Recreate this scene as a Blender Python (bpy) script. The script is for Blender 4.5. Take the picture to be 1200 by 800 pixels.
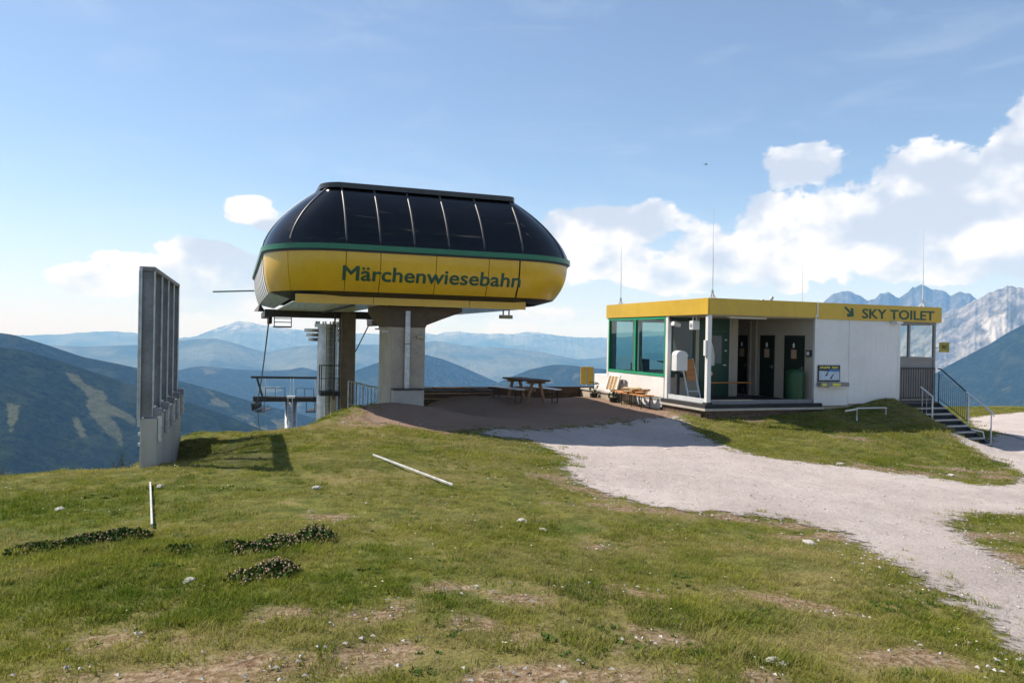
import bpy, bmesh, math, random
import numpy as np
from mathutils import Vector, Matrix, Euler

random.seed(7); RNG = np.random.default_rng(11)
sc = bpy.context.scene
for o in list(bpy.data.objects): bpy.data.objects.remove(o, do_unlink=True)
COL = sc.collection
R = math.radians

# ------------------------------------------------------------------ camera
F, PITCH, ROLL, CAMZ = 900.0, -0.005, 0.019, 1.768      # focal length in photo pixels (1200 wide)
cam = bpy.data.cameras.new('camera'); camo = bpy.data.objects.new('camera', cam); COL.objects.link(camo)
cam.sensor_width = 36.0; cam.lens = 36.0 * F / 1200.0
cam.clip_start = 0.1; cam.clip_end = 200000.0
camo.matrix_world = Matrix.Translation((0, 0, CAMZ)) @ (Euler((math.pi/2 + PITCH, 0, 0)).to_matrix() @ Matrix.Rotation(ROLL, 3, 'Z')).to_4x4()
sc.camera = camo

# ------------------------------------------------------------------ sun, sky, exposure
SUN = Vector((-0.85, 0.352, 1.0)).normalized()             # towards the sun
SUN_EL = math.asin(SUN.z); SUN_AZ = math.atan2(SUN.x, SUN.y)
sl = bpy.data.lights.new('sun', 'SUN'); sl.energy = 5.0; sl.angle = R(0.53); sl.color = (1.0, 0.94, 0.85)
so = bpy.data.objects.new('sun', sl); COL.objects.link(so)
so.rotation_euler = (-SUN).to_track_quat('-Z', 'Y').to_euler()
so.location = (0, 0, 60)
vs = sc.view_settings
vs.view_transform = 'Standard'; vs.look = 'None'; vs.exposure = 0.62; vs.gamma = 1.0; vs.use_curve_mapping = False
sc.cycles.use_denoising = True
sc.cycles.max_bounces = 6; sc.cycles.diffuse_bounces = 3; sc.cycles.glossy_bounces = 3
sc.cycles.transmission_bounces = 6; sc.cycles.transparent_max_bounces = 16; sc.cycles.volume_bounces = 2
sc.cycles.caustics_reflective = False; sc.cycles.caustics_refractive = False

def pixray(x, y):                                          # a photo pixel -> direction in the place
    X, Y = x - 600, 400 - y
    cr, sr = math.cos(ROLL), math.sin(ROLL)
    u, w = X*cr - Y*sr, X*sr + Y*cr
    c, s = math.cos(PITCH), math.sin(PITCH)
    d0, d2 = u/F, w/F
    return (d0, c - d2*s, s + d2*c)
def atz(x, y, z):
    r = pixray(x, y); k = (z - CAMZ)/r[2]
    return (r[0]*k, r[1]*k, z)
def azel(x, y):
    r = pixray(x, y)
    return math.atan2(r[0], r[1]), math.atan2(r[2], math.hypot(r[0], r[1]))

# ------------------------------------------------------------------ node helpers
class NT:
    def __init__(s, tree): s.t = tree; s.n = tree.nodes; s.l = tree.links
    def new(s, typ, **kw):
        n = s.n.new(typ)
        for k, v in kw.items(): setattr(n, k, v)
        return n
    def link(s, a, b): s.l.new(a, b)
    def put(s, sock, v):
        if hasattr(v, 'links') or isinstance(v, bpy.types.NodeSocket): s.l.new(v, sock)
        else: sock.default_value = v
    def m(s, op, a, b=0.0, c=0.0, clamp=False):
        n = s.new('ShaderNodeMath', operation=op, use_clamp=clamp)
        s.put(n.inputs[0], a); s.put(n.inputs[1], b); s.put(n.inputs[2], c)
        return n.outputs[0]
    def vm(s, op, a, b=(0, 0, 0)):
        n = s.new('ShaderNodeVectorMath', operation=op); s.put(n.inputs[0], a); s.put(n.inputs[1], b)
        return n.outputs[0]
    def noise(s, vec, scale, detail=4.0, rough=0.55, dist=0.0):
        n = s.new('ShaderNodeTexNoise'); n.noise_dimensions = '3D'
        s.put(n.inputs['Vector'], vec); s.put(n.inputs['Scale'], scale); s.put(n.inputs['Detail'], detail)
        s.put(n.inputs['Roughness'], rough); s.put(n.inputs['Distortion'], dist)
        return n.outputs[0]
    def ramp(s, v, a, b, smooth=True):                     # smoothstep a..b -> 0..1
        n = s.new('ShaderNodeMapRange'); n.interpolation_type = 'SMOOTHSTEP' if smooth else 'LINEAR'; n.clamp = True
        s.put(n.inputs['Value'], v); s.put(n.inputs['From Min'], a); s.put(n.inputs['From Max'], b)
        return n.outputs[0]
    def mix(s, f, a, b):
        n = s.new('ShaderNodeMix', data_type='RGBA'); s.put(n.inputs[0], f)
        for sock, v in ((n.inputs[6], a), (n.inputs[7], b)):
            if isinstance(v, (tuple, list)): v = (*v[:3], 1)
            s.put(sock, v)
        return n.outputs[2]
    def comb(s, x, y, z):
        n = s.new('ShaderNodeCombineXYZ'); s.put(n.inputs[0], x); s.put(n.inputs[1], y); s.put(n.inputs[2], z); return n.outputs[0]
    def sep(s, v):
        n = s.new('ShaderNodeSeparateXYZ'); s.put(n.inputs[0], v); return n.outputs
    def bump(s, h, strength=0.3, dist=0.02):
        n = s.new('ShaderNodeBump'); s.put(n.inputs['Height'], h); n.inputs['Strength'].default_value = strength; n.inputs['Distance'].default_value = dist
        return n.outputs[0]

# ------------------------------------------------------------------ world: Nishita sky with clouds
w = bpy.data.worlds.new('World'); sc.world = w; w.use_nodes = True
W_ = NT(w.node_tree); W_.n.clear()
sky = W_.new('ShaderNodeTexSky', sky_type='NISHITA', sun_disc=False)
sky.sun_elevation = SUN_EL; sky.sun_rotation = SUN_AZ; sky.altitude = 1900; sky.air_density = 1.0; sky.dust_density = 1.0; sky.ozone_density = 3.0
dirv = W_.new('ShaderNodeTexCoord').outputs['Generated']
dx, dy, dz = W_.sep(dirv)
hor = W_.m('SQRT', W_.m('ADD', W_.m('MULTIPLY', dx, dx), W_.m('MULTIPLY', dy, dy)))
az = W_.m('ARCTAN2', dx, dy); el = W_.m('ARCTAN2', dz, hor)
def cloudset():
    # cumulus heaps: (photo px, photo py, half width px, half height px); angles in the sky
    B = [(1150, 250, 150, 55), (1040, 262, 130, 62), (1085, 212, 70, 42), (935, 282, 100, 42), (850, 300, 85, 40), (1195, 195, 55, 45), (1230, 160, 60, 60),
         (950, 192, 52, 26), (1330, 210, 160, 80), (1500, 250, 120, 50), (1150, 305, 130, 30),
         (925, 334, 22, 9), (1135, 322, 40, 14), (720, 268, 78, 26), (700, 300, 70, 34), (770, 322, 60, 18),
         (287, 246, 38, 21), (310, 262, 16, 10), (255, 305, 62, 22), (190, 322, 80, 20), (120, 330, 60, 16), (300, 322, 50, 16), (250, 350, 80, 22),
         (-120, 300, 90, 30), (-300, 260, 110, 40), (600, 372, 90, 14), (540, 384, 60, 8)]
    return B
def blobmask(a, e):
    m = None
    for (bx, by, rx, ry) in cloudset():
        a0, e0 = azel(bx, by)
        ra = abs(azel(bx + rx, by)[0] - azel(bx - rx, by)[0])/2; re_ = ry/F
        p = W_.m('MULTIPLY', W_.m('SUBTRACT', a, a0), 1/ra); q = W_.m('MULTIPLY', W_.m('SUBTRACT', e, e0), 1/re_)
        d = W_.m('SUBTRACT', 1.0, W_.m('SQRT', W_.m('ADD', W_.m('MULTIPLY', p, p), W_.m('MULTIPLY', q, q))))
        m = d if m is None else W_.m('SMOOTH_MAX', m, d, 0.15)
    return m
cv = W_.comb(W_.m('MULTIPLY', az, 1.0), W_.m('MULTIPLY', el, 1.35), 0.37)
n1 = W_.noise(cv, 10.0, 9.0, 0.60, 0.1)
cv2 = W_.vm('ADD', cv, (-0.022, 0.036, 0.0))               # a step towards the sun, for the light on the heaps
nA = W_.noise(cv, 8.0, 4.0, 0.52, 0.0); nB = W_.noise(cv2, 8.0, 4.0, 0.52, 0.0)
nlow = W_.noise(cv, 5.0, 3.0, 0.5, 0.0)
# a loose field of the same low cumulus all round the horizon
ring = W_.m('SUBTRACT', W_.ramp(el, 0.30, 0.06), 0.0)
field = W_.m('SUBTRACT', W_.m('MULTIPLY', W_.m('SUBTRACT', nlow, 0.56), 2.6), W_.m('SUBTRACT', 0.55, W_.m('MULTIPLY', ring, 0.55)))
outside = W_.ramp(W_.m('ABSOLUTE', az), 0.95, 1.25)
field = W_.m('SUBTRACT', field, W_.m('SUBTRACT', 1.5, W_.m('MULTIPLY', outside, 1.5)))
bm_ = W_.m('MAXIMUM', blobmask(az, el), field)
dens_raw = W_.m('ADD', bm_, W_.m('MULTIPLY', W_.m('SUBTRACT', n1, 0.45), 2.6))
dens = W_.ramp(dens_raw, 0.04, 0.24)
thick = W_.ramp(dens_raw, 0.1, 1.1)
lit = W_.m('ADD', W_.m('ADD', 0.80, W_.m('MULTIPLY', W_.m('SUBTRACT', nA, nB), 1.7)), W_.m('MULTIPLY', W_.m('SUBTRACT', n1, 0.5), 0.95))
lit = W_.m('SUBTRACT', lit, W_.m('MULTIPLY', thick, 0.06))
lit = W_.m('MINIMUM', W_.m('MAXIMUM', lit, 0.62), 1.0)
CLOUD = 7.6
ccol = W_.mix(W_.ramp(lit, 0.60, 1.0), (0.54*CLOUD, 0.60*CLOUD, 0.72*CLOUD), (1.0*CLOUD, 1.0*CLOUD, 1.0*CLOUD))
# thin veil and streaks
st = W_.noise(W_.comb(W_.m('MULTIPLY', az, 1.3), W_.m('MULTIPLY', el, 5.0), 1.7), 3.2, 6.0, 0.6, 1.2)
veil = W_.m('ADD', 0.09, W_.m('MULTIPLY', W_.ramp(st, 0.46, 0.80), 0.14))
lowhaze = W_.m('MULTIPLY', W_.ramp(el, 0.21, 0.0), 0.5)
lowhaze = W_.m('MULTIPLY', lowhaze, W_.m('ADD', 0.7, W_.m('MULTIPLY', nlow, 0.6)))
skyc = W_.mix(veil, sky.outputs[0], (0.74*CLOUD, 0.80*CLOUD, 0.90*CLOUD))
skyc = W_.mix(lowhaze, skyc, (0.66*CLOUD, 0.73*CLOUD, 0.86*CLOUD))
fade = W_.m('MULTIPLY', dens, W_.m('ADD', 0.62, W_.m('MULTIPLY', W_.ramp(el, 0.0, 0.12), 0.36)))
above = W_.ramp(el, -0.02, 0.0)
skyc = W_.mix(W_.m('MULTIPLY', fade, above), skyc, ccol)
w.cycles.sampling_method = 'MANUAL'; w.cycles.sample_map_resolution = 512
bg = W_.new('ShaderNodeBackground'); W_.link(skyc, bg.inputs['Color']); bg.inputs['Strength'].default_value = 0.101
W_.link(bg.outputs[0], W_.new('ShaderNodeOutputWorld').inputs['Surface'])

# ------------------------------------------------------------------ materials
MATS = {}
def basemat(name):
    m = bpy.data.materials.new(name); m.use_nodes = True; MATS[name] = m
    t = NT(m.node_tree); b = t.n['Principled BSDF']
    return m, t, b
def obj_coord(t): return t.new('ShaderNodeTexCoord').outputs['Object']
def pos_coord(t): return t.new('ShaderNodeNewGeometry').outputs['Position']
def mat(name, col, rough=0.5, metal=0.0, var=0.10, scale=4.0, bump=0.0, bscale=40.0, spec=0.5, streak=0.0, stretch=(1, 1, 1), coat=0.0):
    m, t, b = basemat(name)
    co = pos_coord(t)
    v = t.vm('MULTIPLY', co, stretch)
    n = t.noise(v, scale, 5.0, 0.6)
    n2 = t.noise(v, scale*9, 3.0, 0.6)
    f = t.m('ADD', t.m('MULTIPLY', n, 0.7), t.m('MULTIPLY', n2, 0.3))
    lo = tuple(c*(1 - var*1.6) for c in col); hi = tuple(min(1, c*(1 + var)) for c in col)
    c = t.mix(t.ramp(f, 0.3, 0.7), lo, hi)
    if streak:
        s = t.noise(t.vm('MULTIPLY', co, (9, 9, 0.6)), 1.6, 4.0, 0.6)
        c = t.mix(t.m('MULTIPLY', t.ramp(s, 0.52, 0.75), streak), c, tuple(x*0.45 for x in col))
    t.link(c, b.inputs['Base Color'])
    t.put(b.inputs['Roughness'], t.m('ADD', rough - 0.06, t.m('MULTIPLY', n2, 0.12), clamp=True))
    b.inputs['Metallic'].default_value = metal
    b.inputs['Specular IOR Level'].default_value = spec
    b.inputs['Coat Weight'].default_value = coat
    if bump:
        t.link(t.bump(t.noise(v, bscale, 4.0, 0.65), bump, 0.02), b.inputs['Normal'])
    return m
mat('yellow', (0.66, 0.385, 0.012), 0.34, var=0.07, scale=0.8, streak=0.12, coat=0.2)
mat('fascia_yellow', (0.58, 0.37, 0.035), 0.45, var=0.07, scale=0.8, streak=0.12)
mat('green_band', (0.006, 0.14, 0.066), 0.35, var=0.08)
mat('letter_green', (0.012, 0.075, 0.040), 0.5, var=0.05)
mat('white_paint', (0.70, 0.69, 0.68), 0.5, var=0.06, scale=1.2, streak=0.22)
mat('white_panel', (0.69, 0.685, 0.69), 0.4, var=0.05, scale=0.7, streak=0.16)
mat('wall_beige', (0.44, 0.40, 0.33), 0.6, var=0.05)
mat('dark_metal', (0.035, 0.033, 0.033), 0.5, 0.3, var=0.2)
mat('roof_cap', (0.035, 0.035, 0.038), 0.35, 0.2, var=0.15)
mat('rib_metal', (0.085, 0.08, 0.08), 0.42, 0.4, var=0.15)
mat('web_steel', (0.22, 0.22, 0.235), 0.5, 0.3, var=0.2, scale=3.0, streak=0.3)  # darker than the flanges: shade on the posts' near faces put into the colour
mat('haunch', (0.11, 0.080, 0.055), 0.85, var=0.15, bump=0.2)  # pier-head concrete darkened: shade under the hull put into its colour
mat('steel', (0.42, 0.44, 0.46), 0.42, 0.8, var=0.18, scale=3.0, streak=0.3)
mat('galvanised', (0.50, 0.52, 0.54), 0.45, 0.6, var=0.2, scale=6.0)
mat('rail_paint', (0.66, 0.68, 0.70), 0.4, 0.2, var=0.08)
mat('concrete', (0.40, 0.345, 0.275), 0.85, var=0.14, scale=1.4, bump=0.25, bscale=24, streak=0.35)
mat('concrete_light', (0.42, 0.385, 0.345), 0.8, var=0.10, scale=1.2, bump=0.2, bscale=30, streak=0.2)
mat('underside', (0.60, 0.64, 0.68), 0.28, 0.1, var=0.08, scale=1.2)
mat('brown_column', (0.16, 0.12, 0.085), 0.7, var=0.15, streak=0.3)
mat('frame_green', (0.012, 0.27, 0.12), 0.4, var=0.08)
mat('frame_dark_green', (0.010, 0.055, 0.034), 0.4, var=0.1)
mat('door_dark', (0.012, 0.022, 0.016), 0.5, var=0.15)
mat('bin_green', (0.006, 0.062, 0.019), 0.45, var=0.1)
mat('pole_white', (0.50, 0.50, 0.50), 0.6, var=0.2, scale=8)
mat('rubber', (0.022, 0.022, 0.024), 0.8, var=0.2)
mat('floor_grey', (0.20, 0.20, 0.21), 0.7, var=0.12)
mat('brick_dark', (0.13, 0.085, 0.06), 0.85, var=0.25, scale=3.0, bump=0.3)
mat('orange_wood', (0.50, 0.20, 0.045), 0.45, var=0.2, scale=2.5, stretch=(1, 1, 6))
mat('wood_old', (0.30, 0.17, 0.095), 0.7, var=0.3, scale=3.0, bump=0.2, bscale=30)
mat('wood_grey', (0.34, 0.30, 0.26), 0.75, var=0.25, scale=3.0, bump=0.2, bscale=30)
mat('wood_dark', (0.10, 0.058, 0.034), 0.8, var=0.3, scale=3.0)
mat('wood_pale', (0.52, 0.40, 0.22), 0.6, var=0.2, scale=4.0)
mat('bench_white', (0.66, 0.66, 0.66), 0.4, var=0.06)
mat('black_iron', (0.02, 0.02, 0.02), 0.5, 0.4)
mat('paper', (0.68, 0.68, 0.66), 0.6, var=0.04)
mat('notice', (0.46, 0.32, 0.22), 0.6, var=0.1)
mat('sign_red', (0.55, 0.03, 0.03), 0.5)
mat('poster_navy', (0.012, 0.02, 0.05), 0.4)
mat('poster_blue', (0.03, 0.16, 0.50), 0.4, var=0.3, scale=9)
mat('poster_snow', (0.45, 0.55, 0.68), 0.4, var=0.15, scale=9)
mat('poster_yellow', (0.65, 0.60, 0.08), 0.5)
mat('step_dark', (0.11, 0.115, 0.12), 0.55, 0.5, var=0.2)
mat('step_nose', (0.40, 0.41, 0.42), 0.45, 0.5, var=0.15)
mat('grey_panel', (0.22, 0.21, 0.21), 0.5, var=0.06)
mat('stone', (0.42, 0.40, 0.37), 0.85, var=0.25, scale=8, bump=0.4, bscale=40)
mat('bark', (0.09, 0.06, 0.045), 0.9, var=0.3, scale=10)
mat('needles', (0.016, 0.040, 0.018), 0.7, var=0.4, scale=3)
mat('heather_leaf', (0.045, 0.080, 0.020), 0.95, var=0.4, scale=12, spec=0.1)
mat('blossom', (0.40, 0.25, 0.15), 0.7, var=0.3, scale=30)
mat('rope', (0.045, 0.045, 0.05), 0.5, 0.5)
mat('sign_olive', (0.34, 0.27, 0.02), 0.5, var=0.1)
mat('horn_dark', (0.02, 0.02, 0.025), 0.5)
mat('lamp_box', (0.36, 0.32, 0.22), 0.5)
mat('rod_green', (0.02, 0.14, 0.11), 0.5)
mat('pot_soil', (0.03, 0.025, 0.02), 0.9)
mat('shade_curtain', (0.40, 0.40, 0.38), 0.8, var=0.08)
mat('room_dark', (0.10, 0.10, 0.10), 0.8)
mat('feather', (0.02, 0.02, 0.022), 0.7)

def glassmat(name, tint, refl=0.9, rough=0.02):
    m, t, b = basemat(name); t.n.remove(b)
    tr = t.new('ShaderNodeBsdfTransparent'); tr.inputs[0].default_value = (*tint, 1)
    gl = t.new('ShaderNodeBsdfGlossy'); gl.inputs['Color'].default_value = (refl, refl, refl, 1); gl.inputs['Roughness'].default_value = rough
    wv = t.noise(pos_coord(t), 0.7, 2.0, 0.5); bp = t.bump(wv, 0.05, 0.05); t.link(bp, gl.inputs['Normal'])
    fr = t.new('ShaderNodeFresnel'); bk = t.new('ShaderNodeNewGeometry').outputs['Backfacing']; t.link(t.m('SUBTRACT', 1.5, t.m('MULTIPLY', bk, 1.5 - 1/1.5)), fr.inputs['IOR'])
    mx = t.new('ShaderNodeMixShader'); t.link(fr.outputs[0], mx.inputs[0]); t.link(tr.outputs[0], mx.inputs[1]); t.link(gl.outputs[0], mx.inputs[2])
    t.link(mx.outputs[0], t.n['Material Output'].inputs['Surface'])
    return m
glassmat('dome_glass', (0.16, 0.16, 0.20))
glassmat('window_glass', (0.72, 0.84, 0.85))
glassmat('porch_glass', (0.45, 0.50, 0.55))
glassmat('clear_glass', (0.92, 0.95, 0.95))
glassmat('windbreak_glass', (0.80, 0.82, 0.84))

# ------------------------------------------------------------------ mesh helpers
class MB:
    def __init__(s): s.v = []; s.f = []
    def add(s, vs, fs):
        k = len(s.v); s.v += [tuple(map(float, p)) for p in vs]; s.f += [tuple(i + k for i in f) for f in fs]; return s
    def box(s, x0, x1, y0, y1, z0, z1):
        return s.add([(x0,y0,z0),(x1,y0,z0),(x1,y1,z0),(x0,y1,z0),(x0,y0,z1),(x1,y0,z1),(x1,y1,z1),(x0,y1,z1)],
                     [(0,3,2,1),(4,5,6,7),(0,1,5,4),(1,2,6,5),(2,3,7,6),(3,0,4,7)])
    def beam(s, p, q, w_, h, up=(0, 0, 1)):                # rectangular bar from p to q
        p, q = Vector(p), Vector(q); d = (q - p).normalized(); u = Vector(up)
        if abs(d.dot(u)) > 0.98: u = Vector((0, 1, 0))
        a = d.cross(u).normalized()*(w_/2); b = a.cross(d).normalized()*(h/2)
        vs = [p-a-b, p+a-b, p+a+b, p-a+b, q-a-b, q+a-b, q+a+b, q-a+b]
        return s.add(vs, [(0,3,2,1),(4,5,6,7),(0,1,5,4),(1,2,6,5),(2,3,7,6),(3,0,4,7)])
    def tube(s, pts, r, n=8, cap=True):
        pts = [Vector(p) for p in pts]; rs = r if isinstance(r, (list, tuple)) else [r]*len(pts)
        vs = []; fs = []
        for i, p in enumerate(pts):
            d = (pts[min(i+1, len(pts)-1)] - pts[max(i-1, 0)]).normalized()
            u = Vector((0, 0, 1)) if abs(d.z) < 0.95 else Vector((0, 1, 0))
            a = d.cross(u).normalized(); b = a.cross(d)
            vs += [p + (a*math.cos(2*math.pi*k/n) + b*math.sin(2*math.pi*k/n))*rs[i] for k in range(n)]
        for i in range(len(pts) - 1):
            for k in range(n):
                fs.append((i*n+k, i*n+(k+1) % n, (i+1)*n+(k+1) % n, (i+1)*n+k))
        if cap: fs += [tuple(range(n))[::-1], tuple((len(pts)-1)*n + k for k in range(n))]
        return s.add(vs, fs)
    def prism(s, poly, z0, z1, axis='z'):                  # poly extruded along an axis
        n = len(poly)
        def P(a, b, c): return {'z': (a, b, c), 'y': (a, c, b), 'x': (c, a, b)}[axis]
        vs = [P(a, b, z0) for a, b in poly] + [P(a, b, z1) for a, b in poly]
        fs = [tuple(range(n))[::-1], tuple(range(n, 2*n))] + [(i, (i+1) % n, n+(i+1) % n, n+i) for i in range(n)]
        return s.add(vs, fs)
    def build(s, name, m, parent=None, smooth=False, bevel=0.0, segs=1):
        me = bpy.data.meshes.new(name); me.from_pydata(s.v, [], s.f); me.validate()
        if bevel or True:
            b = bmesh.new(); b.from_mesh(me)
            bmesh.ops.recalc_face_normals(b, faces=b.faces)
            if bevel: bmesh.ops.bevel(b, geom=b.edges[:], offset=bevel, segments=segs, affect='EDGES', clamp_overlap=True)
            b.to_mesh(me); b.free()
        me.materials.append(MATS[m] if isinstance(m, str) else m)
        if smooth:
            me.polygons.foreach_set('use_smooth', [True]*len(me.polygons))
        o = bpy.data.objects.new(name, me); COL.objects.link(o)
        if parent: o.parent = parent
        return o
def tag(o, label=None, cat=None, group=None, kind=None):
    if label: o['label'] = label
    if cat: o['category'] = cat
    if group: o['group'] = group
    if kind: o['kind'] = kind
    return o
def thing(name, label, cat, loc=(0, 0, 0), rz=0.0, group=None):
    o = bpy.data.objects.new(name, None); COL.objects.link(o); o.empty_display_size = 0.2
    o.location = loc; o.rotation_euler = (0, 0, rz)
    return tag(o, label, cat, group)
def bx(name, m, parent, *b, bevel=0.0): return MB().box(*b).build(name, m, parent, bevel=bevel)
def copy_tree(o, parent=None):
    c = o.copy(); COL.objects.link(c); c.parent = parent
    for ch in list(o.children): copy_tree(ch, c)
    return c
def text_mesh(body, width, height, bold=0.0):
    """flat letters: list of verts in a box 0..width, baseline 0, cap height = height"""
    cu = bpy.data.curves.new('lettering', 'FONT'); cu.body = body; cu.size = 1.0; cu.resolution_u = 3
    to = bpy.data.objects.new('lettering', cu); COL.objects.link(to)
    dg = bpy.context.evaluated_depsgraph_get(); dg.update()
    me = bpy.data.meshes.new_from_object(to.evaluated_get(dg))
    bpy.data.objects.remove(to, do_unlink=True); bpy.data.curves.remove(cu)
    if bold:                                               # heavier strokes: the same letters laid again a hair aside and in front
        b = bmesh.new(); b.from_mesh(me); src = b.faces[:]
        for k, (ox, oy) in enumerate(((1, 0), (-1, 0), (0, 1), (0, -1), (.7, .7), (-.7, -.7), (.7, -.7), (-.7, .7))):
            r = bmesh.ops.duplicate(b, geom=src)
            for g_ in r['geom']:
                if isinstance(g_, bmesh.types.BMVert): g_.co.x += ox*bold; g_.co.y += oy*bold; g_.co.z += (k + 1)*.0006
        b.to_mesh(me); b.free()
    co = np.empty(len(me.vertices)*3); me.vertices.foreach_get('co', co); co = co.reshape(-1, 3)
    return me, co

def vnoise(x, y, seed=0):                                  # smooth 2-D value noise, vectorised
    x = np.asarray(x, float); y = np.asarray(y, float)
    xi = np.floor(x).astype(np.int64); yi = np.floor(y).astype(np.int64); xf = x - xi; yf = y - yi
    def h(a, b):
        n = (a*374761393 + b*668265263 + seed*1442695041) & 0xFFFFFFFF
        n = ((n ^ (n >> 13))*1274126177) & 0xFFFFFFFF
        return ((n ^ (n >> 16)) & 0xFFFFFF)/float(0xFFFFFF)
    u = xf*xf*xf*(xf*(xf*6 - 15) + 10); v = yf*yf*yf*(yf*(yf*6 - 15) + 10)
    return (h(xi, yi)*(1-u) + h(xi+1, yi)*u)*(1-v) + (h(xi, yi+1)*(1-u) + h(xi+1, yi+1)*u)*v
def fbm(x, y, oct=4, seed=0, gain=0.5):
    a = 1.0; s = 0.0; t = 0.0; c, sn = math.cos(0.6), math.sin(0.6)
    for i in range(oct):
        s = s + a*(vnoise(x, y, seed + i) - 0.5); t += a
        x, y = (x*c - y*sn)*2.03 + 7.1, (x*sn + y*c)*2.03 - 3.7; a *= gain
    return s/t*2
def ridged(x, y, oct=5, seed=0):
    a = 1.0; s = 0.0; t = 0.0; c, sn = math.cos(0.7), math.sin(0.7)
    for i in range(oct):
        n = 1 - np.abs(2*vnoise(x, y, seed + i) - 1); s = s + a*n*n; t += a
        x, y = (x*c - y*sn)*2.1 + 3.3, (x*sn + y*c)*2.1 + 9.1; a *= 0.52
    return s/t

# ------------------------------------------------------------------ the site frame (kiosk and lift stand parallel)
YAW = R(19.85)
CX, CY = 5.553, 21.78                                      # kiosk corner post
FD = (math.cos(YAW), math.sin(YAW)); LD = (-math.sin(YAW), math.cos(YAW))
def S(u, v, z=0.0): return (CX + u*FD[0] + v*LD[0], CY + u*FD[1] + v*LD[1], z)
STX, STY = -3.88, 17.84                                    # lift station: front left end of its straight face
def ST(x, y, z=0.0): return (STX + x*FD[0] + y*LD[0], STY + x*FD[1] + y*LD[1], z)

# ------------------------------------------------------------------ terrain
P = []
for px_, py_, z in [(0,800,.05),(300,800,.10),(600,800,.12),(900,800,.05),(1200,800,-.10),
    (0,700,-.06),(300,700,.02),(600,700,.0),(900,700,-.12),(1100,700,-.2),(1200,745,-.22),
    (0,620,-.24),(150,625,-.14),(300,625,-.07),(600,615,-.17),(800,610,-.34),(900,640,-.32),(1000,640,-.42),(1200,650,-.56),
    (0,562,-.60),(80,555,-.52),(165,548,-.33),(328,543,-.16),(317,511,-.24),(250,512,-.40),(209,513,-.45),(450,560,-.2),(450,530,-.18),
    (400,480,.02),(360,500,-.16),(425,488,-.06),(480,505,-.22),(450,475,-.03),(520,478,-.26),(500,474,-.20),(535,473,-.40),
    (560,487,-.34),(616,475,-.43),(560,468,-.46),(510,469,-.40),(690,467,-.48),(760,481,-.41),(700,488,-.38),(640,492,-.36),
    (590,519,-.42),(650,519,-.52),(700,513,-.56),(795,510,-.60),(560,512,-.34),
    (660,560,-.42),(760,545,-.58),(850,570,-.58),(1000,590,-.66),(900,550,-.74),(1100,575,-.86),(1190,572,-1.0)]:
    P.append(atz(px_, py_, z))
P += [(0,0,.16),(-3,1,.12),(3,1,.12),(0,-6,.3),(-8,3,-.1),(9,3,-.2),(-10,8,-.8),(14,8,-.7),
      (-9.2,13.0,-1.1),(-11,15,-2.6),(-14,19,-5.5),(-20,26,-11),(-7.6,17.5,-1.0),(-8.5,21,-2.8),(-6.2,19.5,-.9),(-10,28,-6),(-16,40,-14),(-25,20,-13),(-22,8,-7),(-14,4,-2),
      (-3.9,22.3,-1.1),(-5.5,24,-2.6),(-6,30,-5)]
for u, v, z in [(0,-.15,-.46),(-.4,.1,-.46),(1,-.1,-.40),(2.5,-.1,-.36),(4,-.1,-.24),(5.2,-.1,-.20),(5.9,-.1,.0),(6.9,-.1,.03),
    (1,-1,-.56),(4,-1,-.50),(5.2,-1,-.46),(5.9,-1,-.32),(6.8,-.9,-.16),(1,-2.2,-.66),(4,-2.3,-.62),(6.4,-2.2,-.62),(4,-3.4,-.82),(6.5,-3.4,-.98),
    (8,.6,-.25),(8,-.5,-.55),(8,-1.2,-.92),(8,-2.1,-1.15),(8,-3.2,-1.16),(9.6,-1.2,-1.02),(10,-.2,-.95),(9.3,1,-.8),
    (13,-2,-1.25),(16,2,-1.35),(14,6,-1.35),(18,10,-1.4),(24,12,-1.5),(30,14,-1.9),(22,20,-2.6),(34,4,-1.6),(40,24,-9),(28,32,-9),(14,14,-1.7),
    (3,3,-.45),(3,7,-.6),(7,6,-.8),(4,11,-1.6),(6,18,-5),(-1,7.6,-.52),(-4,7.6,-.46),(-3,10,-2.2),(-4,14,-5),(-1.5,11,-2.4),(-6,11,-3.2)]:
    P.append(S(u, v, z))
for px_, py_, d_ in [(60,566,13.5),(110,562,13.6),(140,560,13.6),(160,558,13.8),(185,545,15.5),(209,530,17.2),(240,522,17.6),(280,521,17.6),(317,522,17.6),(345,514,18.4),(370,506,19.2),(385,500,20.0)]:   # the slope drops away behind the crest
    r = pixray(px_, py_); k = d_/r[1]; P.append((r[0]*k, d_, CAMZ + r[2]*k))
P = np.array(P); PC = 1.2
def phi(d2): return np.sqrt(d2 + PC*PC)
D2 = ((P[:, None, :2] - P[None, :, :2])**2).sum(-1)
A_ = np.block([[phi(D2) + np.eye(len(P))*-0.02, np.ones((len(P), 1))], [np.ones((1, len(P))), np.zeros((1, 1))]])
WT = np.linalg.solve(A_, np.r_[P[:, 2], 0])
def ground(x, y, rough=True):
    x = np.atleast_1d(np.asarray(x, float)); y = np.atleast_1d(np.asarray(y, float)); z = np.empty_like(x)
    for i in range(0, len(x), 20000):
        d2 = (x[i:i+20000, None] - P[None, :, 0])**2 + (y[i:i+20000, None] - P[None, :, 1])**2
        z[i:i+20000] = phi(d2) @ WT[:-1] + WT[-1]
    r = np.hypot(x - 3, y - 18); z = z - np.maximum(0, r - 42)*0.55
    if rough:
        z = z + 0.045*fbm(x*0.7, y*0.7, 4, 3) + 0.018*fbm(x*3.1, y*3.1, 3, 9)
    return z
def gz(x, y): return float(ground(x, y)[0])

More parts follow.
